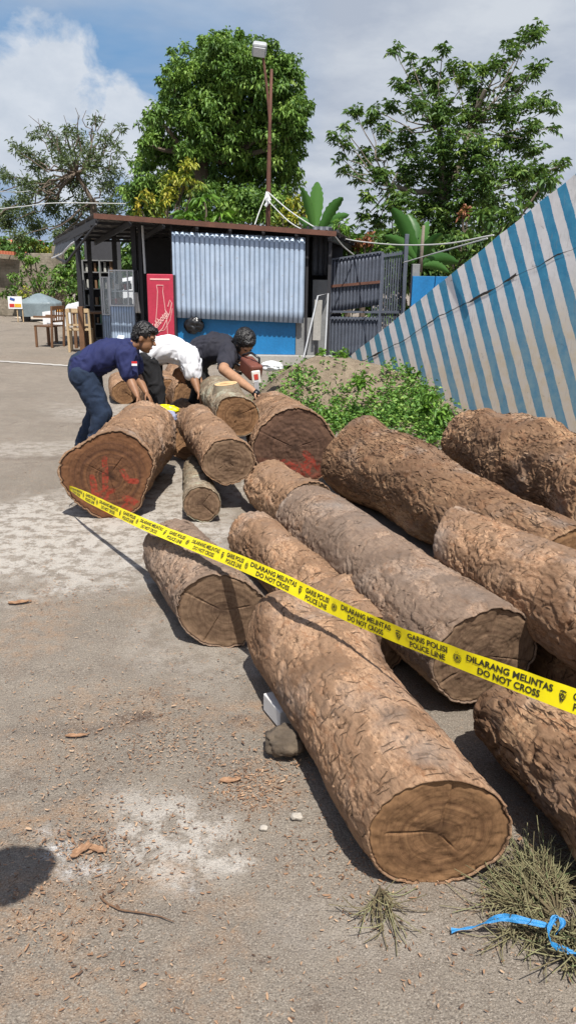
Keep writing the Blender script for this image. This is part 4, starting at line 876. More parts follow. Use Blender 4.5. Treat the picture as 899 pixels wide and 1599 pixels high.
# leaning metal frame and white plank
m=MB(); a=P(474,558,14.3);b=P(496,462,14.45);c_=P(512,458,14.5);d_=P(507,556,14.4); m.tube([a,b,c_,d_],.014,8)
o=m.build('leaning_frame',M['white_metal'],loc=(float(a[0]),14.3,0)); tag(o,'bent grey metal pipe frame leaning at the right end of the stall','frame')
xw=XZ(488,530,14.45)[0]; m=MB(); m.box((xw+.08,14.5,P(488,500,14.5)[2]),(.14,.02,.72),rz=.1,ry=.03); tag(m.build('plank',M['concrete'],bevel=.003,loc=(xw,14.5,0)),'short pale board standing upright behind the bent pipe frame','board')
# ---- chairs and tables at the left
def chair(c,rz,label,mat,h=.88,sw=.44,group='wooden chairs in the stall'):
    o=thing('wooden_chair',label,'chair',c,group); 
    def tr(p): 
        x,y,z=p; return (c[0]+x*math.cos(rz)-y*math.sin(rz),c[1]+x*math.sin(rz)+y*math.cos(rz),z)
    for sx in(-1,1):
        m=MB(); m.bar(tr((sx*sw/2,-.2,0)),tr((sx*sw/2,-.2,.44)),.045); m.build('leg',mat,o)
        m=MB(); m.bar(tr((sx*sw/2,.2,0)),tr((sx*sw/2,.26,h)),.045); m.build('leg',mat,o)
    m=MB(); m.box(tr((0,0,.455)),(sw+.04,.46,.03),rz); m.build('seat',mat,o,bevel=.008)
    m=MB(); m.bar(tr((-sw/2,.255,h-.03)),tr((sw/2,.255,h-.03)),.05,.08); m.bar(tr((-sw/2,.235,.56)),tr((sw/2,.235,.56)),.03,.04)
    for k in (-.3,-.1,.1,.3): m.bar(tr((k*sw,.237,.56)),tr((k*sw,.255,h-.05)),.025)
    m.build('backrest',mat,o); return o
c=G(160,537); chair((c[0],16.6,0),.15+pi,'pale wooden slat back chair facing away at the stall table',M['wood_pale'])
c=G(107,534); o=chair((c[0]-.05,17.6,0),-1.9,'brown wooden armchair at the left edge of the stall',M['wood_brown'])
m=MB(); m.bar((c[0]-.3,17.35,.66),(c[0]+.2,17.3,.66),.04); m.bar((c[0]-.2,17.9,.66),(c[0]+.3,17.85,.66),.04); m.each('armrest',M['wood_brown'],o)
def table(c,w,d,h,label,mat,cloth=None):
    o=thing('table',label,'table',c)
    m=MB(); m.box((c[0],c[1],h-.02),(w,d,.04)); m.build('tabletop',mat,o,bevel=.005)
    for sx in(-1,1):
        for sy in(-1,1): m=MB(); m.bx(c[0]+sx*(w/2-.05)-.03,c[0]+sx*(w/2-.05)+.03,c[1]+sy*(d/2-.05)-.03,c[1]+sy*(d/2-.05)+.03,0,h-.04); m.build('leg',mat,o)
    return o
c=P(112,520,18.4); tb=table((c[0],18.4,0),1.0,.7,.72,'low table at the left of the stall under a white cloth',M['wood_brown'])
m=MB(); m.bx(c[0]-.52,c[0]+.52,18.03,18.77,.722,.73); m.bx(c[0]-.52,c[0]+.52,18.02,18.03,.42,.73); m.bx(c[0]-.53,c[0]-.52,18.03,18.77,.45,.73)
tag(m.build('tablecloth',M['plastic_white'],loc=(c[0],18.4,.7)),'white cloth hanging over the low table left of the stall','tablecloth')
c=P(148,500,17.6); table((c[0],17.6,0),.85,.6,.78,'dark brown wooden table beside the pale chair',M['wood_brown'])
c=P(130,543,15.9); m=MB(); m.bx(c[0]-.05,c[0]+.05,15.85,15.95,0,.95); tag(m.build('wooden_post',M['wood_brown'],bevel=.004,loc=(c[0],15.9,0)),'short thick wooden post at the left front of the stall','post')
crumple('cushion',P(96,487,18.2),.13,plain('orange_cloth',(.55,.25,.05),.9),4,'orange bundle of cloth lying on the end of the low table','bundle',(1,.8,.6))
# ---- tarp covered cart, sign, flowers
M['tarp']=plain('grey_blue_tarp',(.20,.25,.27),.45,var=.3,sc=3)
YC=26.8; c=P(64,490,YC); c[2]=0
cart=thing('covered_cart','cart hidden under a tied grey blue tarpaulin on the pale path','cart',c)
nu,nv=60,26; v=[]
for j in range(nv):
    k=j/(nv-1)
    for i in range(nu):
        a=2*pi*i/nu; sx=abs(math.cos(a))**.45*np.sign(math.cos(a)); sy=abs(math.sin(a))**.45*np.sign(math.sin(a))
        if k<.55: rr=k/.55; z=.92-.30*rr**1.3; rx=.66*rr; ry=.5*rr
        else: q=(k-.55)/.45; z=.62-.44*q; rx=.66-.03*q; ry=.5-.02*q
        fo=.035*math.sin(a*9+2*math.sin(a*3))*max(0,k-.3)+.03*math.sin(a*4)*k; x=c[0]+sx*(rx+fo); y=YC+sy*(ry+fo); v.append((x,y,z+.02*float(vn(np.array([x*6,y*6,z*5])))))
o=mk('tarpaulin',np.array(v),gridfaces(nu,nv,True),M['tarp'],cart,smooth=True)
m=MB()
for sx in(-.5,.5):
    for sy in(-.35,.35): m.bx(c[0]+sx-.03,c[0]+sx+.03,YC+sy-.03,YC+sy+.03,0,.4)
m.each('leg',M['darkmetal'],cart)
m=MB()
for sx in (-.42,.42): m.tube([(c[0]+sx,YC-.36,.16),(c[0]+sx,YC-.30,.16)],.15,14)
m.each('wheel',M['black_plastic'],cart)
YS=26.2; c=P(24,490,YS); sg=thing('sign_board','small white board with red and yellow bands on thin legs by the mossy wall','sign',(c[0],YS,0))
xa,za=XZ(14,482,YS); xb2,zb2=XZ(34,463,YS)
m=MB(); m.bx(xa,xb2,YS,YS+.03,za,zb2); m.build('panel',M['plastic_white'],sg)
m=MB(); m.bx(xa+.04,xa+.2,YS-.008,YS-.002,za+.05,za+.16); m.build('red_band',plain('sign_red',(.55,.03,.02),.6),sg)
m=MB(); m.bx(xa+.21,xb2-.03,YS-.008,YS-.002,za+.05,za+.16); m.build('yellow_band',plain('sign_yellow',(.7,.42,.03),.6),sg)
m=MB(); m.box((xa+.15,YS-.005,zb2-.09),(.16,.006,.08),ry=.3); m.build('blue_mark',plain('sign_blue',(.03,.08,.3),.6),sg)
m=MB(); m.bx(xb2-.03,xb2,YS+.03,YS+.06,0,za); m.bx(xa+.25,xa+.28,YS+.03,YS+.06,0,za); m.each('leg',M['wood_pale'],sg)
def bush(name,label,cat,blobs,Y,mat,seed,nsub=30,nleaf=22,L=.12,W=.05,group=None,trunk=True,depth=.8,base=None,wood='treebark',zb=-.1,**k):
    r=np.random.default_rng(seed); V,Fc,Tn,cens=crown(blobs,Y,depth,r,nsub,nleaf,L,W,zb=zb,**k)
    c0=base if base is not None else np.array([np.mean([c[0] for c,_ in cens]),Y,0.]); o=thing(name,label,cat,c0,group)
    mk('crown',V,Fc,M[mat],o,attrs={'tone':Tn})
    if trunk:
        mb=MB(); top=np.array([c0[0],c0[1],max(.3,min(c[2] for c,_ in cens)*.6)]); mb.tube([c0,(c0+top)/2,top],[.09,.07,.06],7); branches(mb,top,[c for c,_ in cens],.045,r); mb.build('trunk',M[wood],o)
    return o
bush('flower_bunch','bunch of orange flowers standing behind the small sign board','flowers',[(40,455,7),(34,458,5),(46,458,5)],26.6,'leaf_yellow',3,60,12,.08,.05,trunk=True)
# ---- car at the far left behind the stall
M['carwhite']=plain('white_car_paint',(.72,.74,.76),.25,var=.05); M['carglass']=plain('dark_car_glass',(.03,.04,.05),.08); M['tyre']=plain('tyre_rubber',(.02,.02,.02),.85); M['rim']=plain('wheel_rim',(.4,.4,.42),.35,.7)
def car(cx,cy,label):
    o=thing('parked_car',label,'car',(cx,cy,0)); 
    prof=[(-.1,.35),(0,.72),(.75,.92),(1.35,1.42),(1.9,1.52),(3.0,1.50),(3.7,1.05),(3.8,.6),(3.75,.3),(0,.25)]
    w=1.6
    v=[];f=[];k=len(prof)
    for yi,(yy,sc) in enumerate(((0,.93),(.12,1),(w-.12,1),(w,.93))):
        for (x,z) in prof: v.append((cx+x,cy+yy+(.0 if z<1 else (.12 if yi<2 else -.12)),.25+(z-.25)*sc))
    for a in range(3):
        for i in range(k): f.append((a*k+i,a*k+(i+1)%k,(a+1)*k+(i+1)%k,(a+1)*k+i))
    f+= [tuple(range(k))[::-1],tuple(3*k+i for i in range(k))]
    b=mk('body',np.array(v),f,M['carwhite'],o); bev(b,.04,3)
    for yy,s_ in ((.095,-1),):
        m=MB(); m.prism([(cx+.98,cy+.10,.97),(cx+1.42,cy+.10,1.34),(cx+1.85,cy+.10,1.40),(cx+1.85,cy+.10,.97)],(0,-.02,0)); m.prism([(cx+1.95,cy+.10,.97),(cx+1.95,cy+.10,1.40),(cx+2.95,cy+.10,1.38),(cx+3.3,cy+.10,1.03)],(0,-.02,0)); m.each('window',M['carglass'],o)
    m=MB(); m.prism([(cx+.80,cy+.25,.95),(cx+1.36,cy+.32,1.42),(cx+1.36,cy+w-.32,1.42),(cx+.80,cy+w-.25,.95)],(-.02,0,.03)); m.build('windscreen',M['carglass'],o)
    for x in (.7,3.05):
        for y in (.04,w-.04):
            m=MB(); m.tube([(cx+x,cy+y-.09,.31),(cx+x,cy+y+.09,.31)],.31,24); wh=m.build('wheel',M['tyre'],o,smooth=False)
            m=MB(); m.tube([(cx+x,cy+y-.095,.31),(cx+x,cy+y+.095,.31)],.18,18); m.build('rim',M['rim'],wh)
    m=MB(); m.box((cx+.05,cy+.25,.68),(.08,.28,.12)); m.build('headlight',M['glass'],o,bevel=.02)
    m=MB(); m.box((cx+.05,cy+w-.25,.68),(.08,.28,.12)); m.build('headlight',M['glass'],o,bevel=.02)
c=P(103,480,22.5); car(c[0],22.5,'white car parked behind the stall, its front showing left of the posts')
# ---- mossy wall at far left
t=NT('mossy_block_wall'); v=t.co(); n=t.noise(v,1.2,6,.65); n2=t.noise(v,9,5,.7); br=t.n.new('ShaderNodeTexBrick'); t.put(br,'Vector',t.mp(v,(1,1,1),(0,0,0),(pi/2,0,0))); br.inputs['Scale'].default_value=2.2; br.inputs['Mortar Size'].default_value=.012
c=t.ramp(n,[(.3,(.10,.085,.06)),(.5,(.24,.205,.155)),(.7,(.34,.30,.24))]); c=t.mix(t.mr(n2,.5,.7,0,.7),c,(.06,.06,.04)); c=t.mix(t.m_('MULTIPLY',br.outputs['Fac'],.4),c,(.08,.07,.05)); M['mossy']=t.out(c,.95,0,t.bump(n2,.8,.02))
YW=30.; x0=XZ(-260,450,YW)[0]; x1=XZ(86,450,YW)[0]; zt_=P(40,395,YW)[2]
m=MB(); m.bx(x0,x1,YW,YW+.3,0,zt_); m.bx(x1,x1+.35,YW-.05,YW+.35,0,zt_+.25); tag(m.build('boundary_wall',M['mossy'],bevel=.02,loc=((x0+x1)/2,YW,0)),'tall stained block wall at the far left behind the covered cart','wall')
# house roof beyond
YH=38.; hx=XZ(-60,390,YH)[0]; h=thing('house','house beyond the far left wall, only its red tile roof showing','house',(hx,YH,0))
m=MB(); m.bx(hx-4,hx+2.6,YH+.3,YH+5,0,2.6); m.build('wall',M['concrete'],h)
zr=P(10,397,YH)[2]; t=NT('red_roof_tiles'); v=t.co(); wv=t.n.new('ShaderNodeTexWave'); t.put(wv,'Vector',v); wv.inputs['Scale'].default_value=3; wv.bands_direction='X'; c=t.mix(wv.outputs[0],(.36,.09,.045),(.50,.16,.08)); M['rooftile']=t.out(c,.85,0,t.bump(wv.outputs[0],.6,.03))
m=MB(); m.prism([(hx-4.4,YH-.2,zr),(hx-4.4,YH+2.6,zr+.75),(hx-4.4,YH+2.6,zr+.65),(hx-4.4,YH-.2,zr-.1)],(7.4,0,0)); m.prism([(hx-4.4,YH+2.6,zr+.75),(hx-4.4,YH+5.4,zr),(hx-4.4,YH+5.4,zr-.1),(hx-4.4,YH+2.6,zr+.65)],(7.4,0,0)); m.build('roof',M['rooftile'],h)
YQ=29.6; a=P(13,393,YQ); m=MB(); m.bar(P(-30,391,YQ),P(26,396,YQ),.5,.12); tag(m.build('tile_ridge',M['rooftile'],loc=(a[0],YQ,a[2])),'strip of red tiles capping the top of the stained wall','tiles')
# ================================================================== GATE
YG=15.9; xg0=XZ(516,450,YG)[0]; xg1=XZ(592,450,YG)[0]
gt=thing('metal_gate','dark grey corrugated metal gate with a rusty rail right of the stall','gate',((xg0+xg1)/2,YG,0))
za,zb_=P(516,405,YG)[2],P(588,393,YG)[2]
zm0=P(516,488,YG)[2]; zm1=P(516,494,YG)[2]
M['gate']=plain('gate_sheet',(.115,.13,.165),.55,.3,var=.35,sc=5)
corr(xg0,xg1,YG,zm0,za,.07,.012,'upper_panel',M['gate'],gt,dz=zb_-za)
corr(xg0,xg1,YG,.03,zm1-.0,.07,.012,'lower_panel',M['gate'],gt)
m=MB(); m.bar((xg0,YG-.03,P(516,447,YG)[2]),(xg1,YG-.03,P(585,440,YG)[2]),.04,.05); m.build('rusty_rail',M['rust'],gt)
m=MB(); m.bx(xg0-.03,xg0+.02,YG-.03,YG+.02,0,za); m.bx(xg1-.0,xg1+.05,YG-.03,YG+.02,0,zb_); m.bar((xg0,YG-.03,zm1-.03),(xg1,YG-.03,zm1-.03),.03,.04); m.bar((xg0,YG-.03,zm0+.02),(xg1,YG-.03,zm0+.02),.03,.04); m.bar((xg0,YG-.02,za),(xg1,YG-.02,zb_),.03,.03); m.build('gate_frame',M['gate'],gt)
YG2=16.6; xa=XZ(583,430,YG2)[0]; xb3=XZ(629,430,YG2)[0]; g2=thing('barred_gate','narrow gate leaf of upright dark metal bars beside the corrugated gate','gate',((xa+xb3)/2,YG2,0))
m=MB()
zt1,zt2=P(583,398,YG2)[2],P(629,391,YG2)[2]
for i in range(13):
    k=i/12; m.bx(xa+(xb3-xa)*k-.015,xa+(xb3-xa)*k+.015,YG2-.014,YG2+.014,.05,zt1+(zt2-zt1)*k)
m.each('bar',M['gate'],g2)
m=MB(); m.bar((xa,YG2-.03,zt1-.05),(xb3,YG2-.03,zt2-.05),.03,.05); m.bar((xa,YG2-.03,.9),(xb3,YG2-.03,.9),.03,.05); m.bar((xa,YG2-.03,.5),(xb3,YG2-.03,.5),.03,.05); m.each('cross_bar',M['gate'],g2)
xp=XZ(632,430,YG2-.1)[0]; m=MB(); m.bx(xp-.05,xp+.03,YG2-.15,YG2-.07,0,P(634,366,YG2)[2]); tag(m.build('gate_post',M['gate'],bevel=.004,loc=(xp,YG2-.1,0)),'tall grey metal post at the right end of the barred gate','post')
# blue board/wall behind
YP=14.9; xa=XZ(643,450,YP)[0]; xb4=XZ(760,450,YP)[0]; m=MB(); m.bx(xa,xb4,YP,YP+.08,-1.,P(650,431,YP)[2]); tag(m.build('blue_fence',M['bluepaint'],bevel=.004,loc=(xa,YP,0)),'plain bright blue fence panel behind the striped wall','fence')
m=MB(); m.bx(xa+.0,xa+.14,YP+.10,YP+.25,-1.,P(648,412,YP)[2]); tag(m.build('stone_pillar',M['board'],bevel=.01,loc=(xa,YP,0)),'short rough grey pillar at the left end of the blue fence','pillar')
# ================================================================== LAMP POST AND CABLES
YL=18.6
pb=P(416,500,YL); pt=P(424,108,YL); pb[2]=0; pl=thing('street_lamp','tall rusty pole with a grey floodlight rising behind the stall','street lamp',pb)
m=MB(); mid=P(419,300,YL); m.tube([pb,mid,P(421,200,YL),pt],[.06,.055,.038,.03],12); m.build('pole',M['rust'],pl,smooth=True)
m=MB(); m.tube([P(421,190,YL),P(417,140,YL),P(411,90,YL)],.028,8); m.tube([P(422,225,YL),P(419,222,YL)],.05,8); m.each('bracket',M['rust'],pl)
hd=P(405,77,YL); m=MB(); m.box(hd,(.30,.24,.26),rx=.5,ry=.12); lh=m.build('lamp_head',plain('lamp_grey',(.42,.44,.45),.5),pl,bevel=.04)
m=MB(); m.box(hd+[.0,-.10,-.08],(.24,.05,.17),rx=.5,ry=.12); m.build('lens',M['white_metal'],lh)
m=MB(); m.tube([P(418,300,YL-.09),P(416,310,YL-.1),P(420,318,YL-.1)],.05,7); m.tube([P(414,322,YL-.1),P(421,312,YL-.1),P(417,303,YL-.1)],.04,7); m.build('cable_knot',M['plastic_white'],pl)
M['cable']=plain('pale_cable',(.55,.56,.54),.6,var=.1)
def cable(pts,label,rad=.012,grp='cables strung from the lamp pole'):
    pts=[P(*q) for q in pts]; W_=np.array(pts); n=len(W_); s=np.linspace(0,n-1,n*8); i=np.clip(s.astype(int),0,n-2); k=(s-i)[:,None]
    Wp=np.vstack([2*W_[0]-W_[1],W_,2*W_[-1]-W_[-2]]); a,b,c,d=Wp[i],Wp[i+1],Wp[i+2],Wp[i+3]
    c_=.5*((2*b)+(-a+c)*k+(2*a-5*b+4*c-d)*k*k+(-a+3*b-3*c+d)*k**3); m=MB(); m.tube(c_,rad,6); return tag(m.build('cable',M['cable'],loc=pts[0]),label,'cable',grp)
cable([(418,300,18.4),(460,335,17.5),(520,368,16.4),(600,381,15),(690,381,13.4),(770,367,12.2)],'long pale cable from the lamp pole to the top of the striped wall',.013)
cable([(417,312,18.4),(450,345,17.5),(478,362,16.9)],'short cable from the pole down to the stall roof')
cable([(522,368,14.6),(536,385,15.2),(552,398,15.8)],'short cable from the stall roof corner to the top of the gate')
cable([(630,410,16.4),(680,395,15),(760,372,12.6)],'lower slack cable from the barred gate to the striped wall')
cable([(415,305,18.4),(405,330,18.),(396,356,17.4)],'thin guy cable left of the lamp pole')
cable([(-40,330,20),(40,322,22),(90,317,23.),(200,318,24)],'thin cable crossing in front of the sparse tree at the left',.014)
cable([(-40,297,20),(20,300,22),(48,298,23)],'thin grey wire high at the left edge near the sparse tree',.009)
# ================================================================== TREES
rr=np.random.default_rng(21)
Y2=23.
t2=[(330,108,30,0),(362,135,38,-.5),(310,160,34,-.8),(385,105,30,-.5),(345,62,14),(318,72,12),(268,118,12),(258,140,14),(236,205,14),(222,225,12),(478,180,9),(468,130,10),(455,95,9),(410,75,14),(375,60,11),(350,95,36),(332,75,22,0),(300,130,38),(395,120,45),(435,150,38),(460,185,26),(470,165,16),(245,215,32),(225,240,22),(320,200,55),(385,200,55),(435,215,42),(285,265,48),(350,270,55),(415,275,48),(230,290,26),(215,300,22),(265,165,26),(270,130,12),(445,250,26),(450,110,24),(425,95,26),(380,75,18),(290,100,24),(255,320,35),(330,325,40),(400,325,40),(470,205,14),(240,180,16),(215,330,28),(440,325,28)]
base=P(318,420,Y2); base[2]=0
o=thing('broadleaf_tree','tallest dense green tree with drooping leaves behind the stall and the lamp','tree',base,'trees behind the yard')
V,Fc,Tn,cens=crown([(a,b,c,*( [d[0]] if d else [])) for a,b,c,*d in t2],Y2,.9,rr,66,44,.115,.056,shell=.5,zb=-.5,droop=.25,yj=1.2,sub_r=.26)
mk('crown',V,Fc,M['leaf_mid'],o,attrs={'tone':Tn})
m=MB(); tp=P(312,240,Y2); m.tube([base,(base*.6+tp*.4)+[.1,0,0],tp],[.32,.26,.2],10); branches(m,tp,[c for c,R in cens if c[2]>tp[2]-.3],.11,rr); branches(m,(base*.55+tp*.45),[c for c,R in cens if c[2]<=tp[2]-.3],.09,rr); m.build('trunk',M['treebark'],o)
Y3=21.
t3=[(832,52,16),(845,45,9),(800,75,15),(815,62,12),(778,100,16),(617,78,12),(640,92,9),(690,80,10),(670,95,12),(705,103,14),(725,118,18),(755,110,18),(650,118,18),(680,132,20),(745,145,24),(840,105,14),(828,118,13),(800,130,20),(625,135,14),(612,165,14),(650,165,20),(555,175,14),(575,188,13),(540,200,9),(590,175,12),(600,200,14),(690,175,30),(740,190,30),(790,175,28),(825,160,16),(848,160,13),(862,170,11),(835,195,16),(868,200,9),(520,215,11),(545,225,13),(530,245,9),(570,245,16),(600,235,18),(640,220,24),(690,225,34),(745,235,36),(800,220,28),(835,235,18),(535,268,9),(560,275,14),(595,275,20),(640,270,32),(695,275,38),(750,285,38),(805,275,30),(840,270,20),(870,262,12),(620,315,28),(665,325,36),(720,330,38),(770,325,30),(590,345,16),(640,360,26),(570,310,14),(690,370,30),(610,380,18),(565,340,12),(825,300,22),(880,255,10)]
base=P(700,420,Y3); base[2]=0
o=thing('spreading_tree','dark layered tree with long reaching twigs behind the striped wall','tree',base,'trees behind the yard')
V,Fc,Tn,cens=crown(t3,Y3,1.,rr,150,9,.15,.045,shell=.3,fan=True,droop=.25,yj=1.0)
mk('crown',V,Fc,M['leaf_dark'],o,attrs={'tone':Tn})
m=MB(); f1=P(690,300,Y3); f2=P(735,190,Y3+.3); f3=P(685,200,Y3-.3); f4=P(610,290,Y3); m.tube([base,(base+f1)/2+[.1,0,0],f1],[.25,.2,.15],9); m.tube([f1,P(722,250,Y3),f2,P(757,140,Y3)],[.12,.1,.08,.05],7); m.tube([f1,P(690,250,Y3),f3],[.11,.09,.07],7); m.tube([f1,P(650,300,Y3),f4],[.09,.07,.05],7)
for c,R in cens:
    s=min((f1,f2,f3,f4),key=lambda q:np.linalg.norm(q-c)+(0 if q[2]<c[2] else 2)); branches(m,s,[c],.024,rr,rt=.008)
m.build('trunk',M['treebark_pale'],o)
Y1=31.
t1=[(60,212,12),(72,205,8),(40,238,14),(25,232,9),(85,225,14),(110,205,12),(130,225,16),(165,215,13),(185,235,10),(60,255,18),(100,245,20),(145,250,20),(180,262,14),(15,280,13),(40,290,16),(75,290,20),(120,285,22),(165,290,20),(195,300,18),(15,325,16),(45,335,18),(85,325,20),(130,320,20),(175,325,20),(8,350,18),(60,355,18),(110,350,20),(30,368,14),(90,368,14),(140,355,18),(165,345,18),(5,330,16),(35,310,14),(-15,300,16),(-20,340,20),(5,270,8),(150,185,9),(190,205,7)]
base=P(150,420,Y1); base[2]=0
o=thing('sparse_tree','thin feathery tree with bare top twigs at the left of the sky','tree',base,'trees behind the yard')
V,Fc,Tn,cens=crown(t1,Y1,1.,rr,105,17,.19,.05,shell=.25,zb=.0,droop=.1,yj=1.2,sub_r=.45)
mk('crown',V,Fc,M['leaf_grey'],o,attrs={'tone':Tn})
m=MB(); f1=P(145,315,Y1); f2=P(120,270,Y1); m.tube([base,f1],[.16,.12],8); m.tube([f1,f2,P(105,215,Y1)],[.10,.07,.03],6)
for c,R in cens:
    s=min((f1,f2),key=lambda q:np.linalg.norm(q-c)); branches(m,s,[c],.045,rr,rt=.012,wig=.5)
tw=[]
for (u,v) in ((118,168),(135,172),(150,175),(100,180),(165,178),(190,195),(60,185),(125,180),(178,200),(45,180)): branches(m,f2 if u<130 else P(140,250,Y1),[P(u,v,Y1)],.04,rr,wig=.6,rt=.008)
m.build('trunk',M['treebark'],o)
# shrubs around the trees
bush('yellow_shrub','yellow green shrub right behind the lamp pole above the stall roof','shrub',[(440,335,18),(460,315,18),(452,345,18),(475,335,14),(430,350,12)],20.5,'leaf_yellow',31,40,22,.12,.05)
bush('flowering_shrub','shrub with yellow young leaves in front of the tallest tree','shrub',[(290,265,16),(280,285,16),(262,300,18),(300,290,14),(235,310,14),(250,335,16),(218,322,12)],20.5,'leaf_yellow',32,42,22,.14,.055)
bush('mango_sapling','bright green sapling with big pointed leaves above the stall roof','shrub',[(318,310,16),(345,335,16),(300,335,16),(325,345,20),(285,345,14),(362,345,10)],19.6,'leaf_bright',33,16,11,.36,.085,fan=True)
bush('gate_shrub','bright green shrub between the stall and the gate top','shrub',[(535,380,18),(560,390,16),(590,385,14),(528,350,14),(545,365,14),(520,395,12)],18.2,'leaf_bright',34,30,16,.2,.06)
bush('red_leaf_shrub','shrub with reddish brown leaves above the corrugated gate','shrub',[(570,378,12),(582,370,10),(556,382,8)],18.,'leaf_red',35,34,14,.13,.06)
bush('croton_shrub','small reddish leaved plant high beside the striped wall','shrub',[(722,333,7),(728,328,5)],19.,'leaf_red',36,60,14,.12,.06)
bush('understorey_bush','dark bush filling the gap below the layered tree behind the gate','bush',[(600,400,24),(640,400,26),(680,395,26),(720,380,24),(660,420,20),(620,430,22),(590,440,16),(700,420,20),(760,350,22),(800,330,24),(845,290,18),(540,430,18),(555,470,18),(590,490,18),(620,480,18),(650,480,16),(575,450,16),(530,490,16)],18.4,'leaf_dark',37,34,18,.2,.07)
bush('vine_shrub','green creeper hanging over the far left wall beside the cart','shrub',[(40,420,14),(55,405,9),(60,440,16),(35,440,12),(80,440,16),(95,430,16),(110,440,16),(100,450,14),(118,425,14),(70,425,12),(125,450,12),(30,400,8),(45,400,9),(60,465,10),(110,465,12),(85,455,12),(20,435,9),(12,455,10),(26,456,8)],29.2,'leaf_mid',38,44,20,.14,.07)
bush('wall_top_shrub','yellowish shrub just above the far left wall','shrub',[(75,390,12),(90,385,10),(60,388,9),(50,380,9)],31.,'leaf_yellow',39,40,18,.14,.07)
bush('bright_hedge','sunlit green bush seen under the left awning','bush',[(95,420,12),(112,418,14),(130,425,14),(120,440,14),(140,430,14),(155,420,14),(170,425,14)],29.5,'leaf_bright',40,40,20,.15,.07)
# far greenery closing the horizon
def farwood(u0,u1,vt,Y,seed,mat,label,name='distant_wood'):
    r=np.random.default_rng(seed); bl=[(u,vt+r.uniform(-8,10)+k*22,24) for u in np.arange(u0,u1,17) for k in (0,1,2)]
    V,Fc,Tn,cens=crown(bl,Y,1.5,r,26,22,.32,.17,shell=.4,yj=1.5); tag(mk(name,V,Fc,M[mat],attrs={'tone':Tn}),kind='stuff')
farwood(-260,300,395,38,51,'leaf_dark','x')
farwood(440,1200,380,30,52,'leaf_dark','x')
# banana plants
def banana(label,base,ls,Y,seed):
    o=thing('banana_plant',label,'plant',base,'banana plants'); m=MB(); r=np.random.default_rng(seed); top=base+np.array([0,0,1.]); 
    ctr=P(*ls[0][:2],Y); 
    tp=np.array([base[0],base[1],min(P(l[0],l[1],Y)[2] for l in ls)]); m.tube([base,tp],[.13,.08],10); m.build('trunk',M['leaf_green_stem'],o)
    for i,(ub,vb,ut,vt,w) in enumerate(ls):
        a=P(ub,vb,Y); b=P(ut,vt,Y+r.uniform(-.5,.5)); n=16; s=np.linspace(0,1,n); L=np.linalg.norm(b-a); p=a+(b-a)*s[:,None]; p[:,2]+=L*.10*np.sin(s*pi); sd=np.cross(b-a,[0,1,.3]); sd/=np.linalg.norm(sd); wv=w*np.sin(np.clip(s*.93+.06,0,1)*pi)**.6
        V=[]; 
        for k in range(n):
            nn=np.cross(sd,(b-a)/L); e=.015*math.sin(k*2.7+i)
            V+= [p[k]+sd*wv[k]+nn*wv[k]*.35+sd*e,p[k]+sd*wv[k]*.5+nn*wv[k]*.1,p[k],p[k]-sd*wv[k]*.5+nn*wv[k]*.1,p[k]-sd*wv[k]+nn*wv[k]*.35-sd*e]
        mk('leaf',np.array(V),gridfaces(5,n),M['leaf_banana'],o,smooth=True,attrs={'tone':np.full(len(V),r.uniform(.2,1))})
M['leaf_banana']=leaf_mat('banana_leaf',[(.03,.10,.025),(.06,.17,.035),(.11,.26,.06)],.4,.3); M['leaf_green_stem']=M['stem']
YBn=19.4; b1=P(492,420,YBn); b1[2]=0
banana('banana plant with one upright broad leaf right of the stall roof',b1,[(493,352,495,284,.16),(490,360,470,292,.10),(500,360,535,308,.13),(496,365,545,335,.12),(500,372,525,352,.1),(490,365,465,340,.1)],YBn,1)
b2=P(650,440,17.6); b2[2]=0
banana('banana plant with broad leaves behind the barred gate',b2,[(650,400,612,325,.15),(652,400,636,335,.17),(655,400,668,345,.10),(655,405,690,365,.12),(650,408,600,368,.12),(658,412,715,410,.14),(660,415,700,425,.1),(646,410,610,400,.12)],17.6,2)
m=MB(); m.tube([P(655,425,17.4),P(658,390,17.4),P(661,352,17.4)],[.05,.04,.03],8); tag(m.build('dead_stalk',M['treebark_pale'],smooth=True),'pale dead stalk standing among the banana leaves','stalk')
# ================================================================== PEOPLE
def capsule(p,q,r0,r1,n=16):
    p=np.asarray(p,float);q=np.asarray(q,float); L=np.linalg.norm(q-p)
    if L<1e-5: q=p+np.array([0,0,1e-3]); L=1e-3
    z=(q-p)/L; a=np.array([0,0,1.]) if abs(z[2])<.9 else np.array([1.,0,0]); x=np.cross(a,z); x/=np.linalg.norm(x); y=np.cross(z,x)
    prof=[(-r0*math.cos(t),r0*math.sin(t)) for t in np.linspace(0,pi/2,5)]+[(L+r1*math.sin(t),r1*math.cos(t)) for t in np.linspace(0,pi/2,5)]
    v=[];f=[]
    for (h,r_) in prof:
        for j in range(n):
            a_=2*pi*j/n; v.append(p+z*h+(x*math.cos(a_)+y*math.sin(a_))*max(r_,1e-4))
    k=len(prof)
    for i in range(k-1):
        for j in range(n): f.append((i*n+j,i*n+(j+1)%n,(i+1)*n+(j+1)%n,(i+1)*n+j))
    f+=[tuple(range(n))[::-1],tuple((k-1)*n+j for j in range(n))]
    return v,f
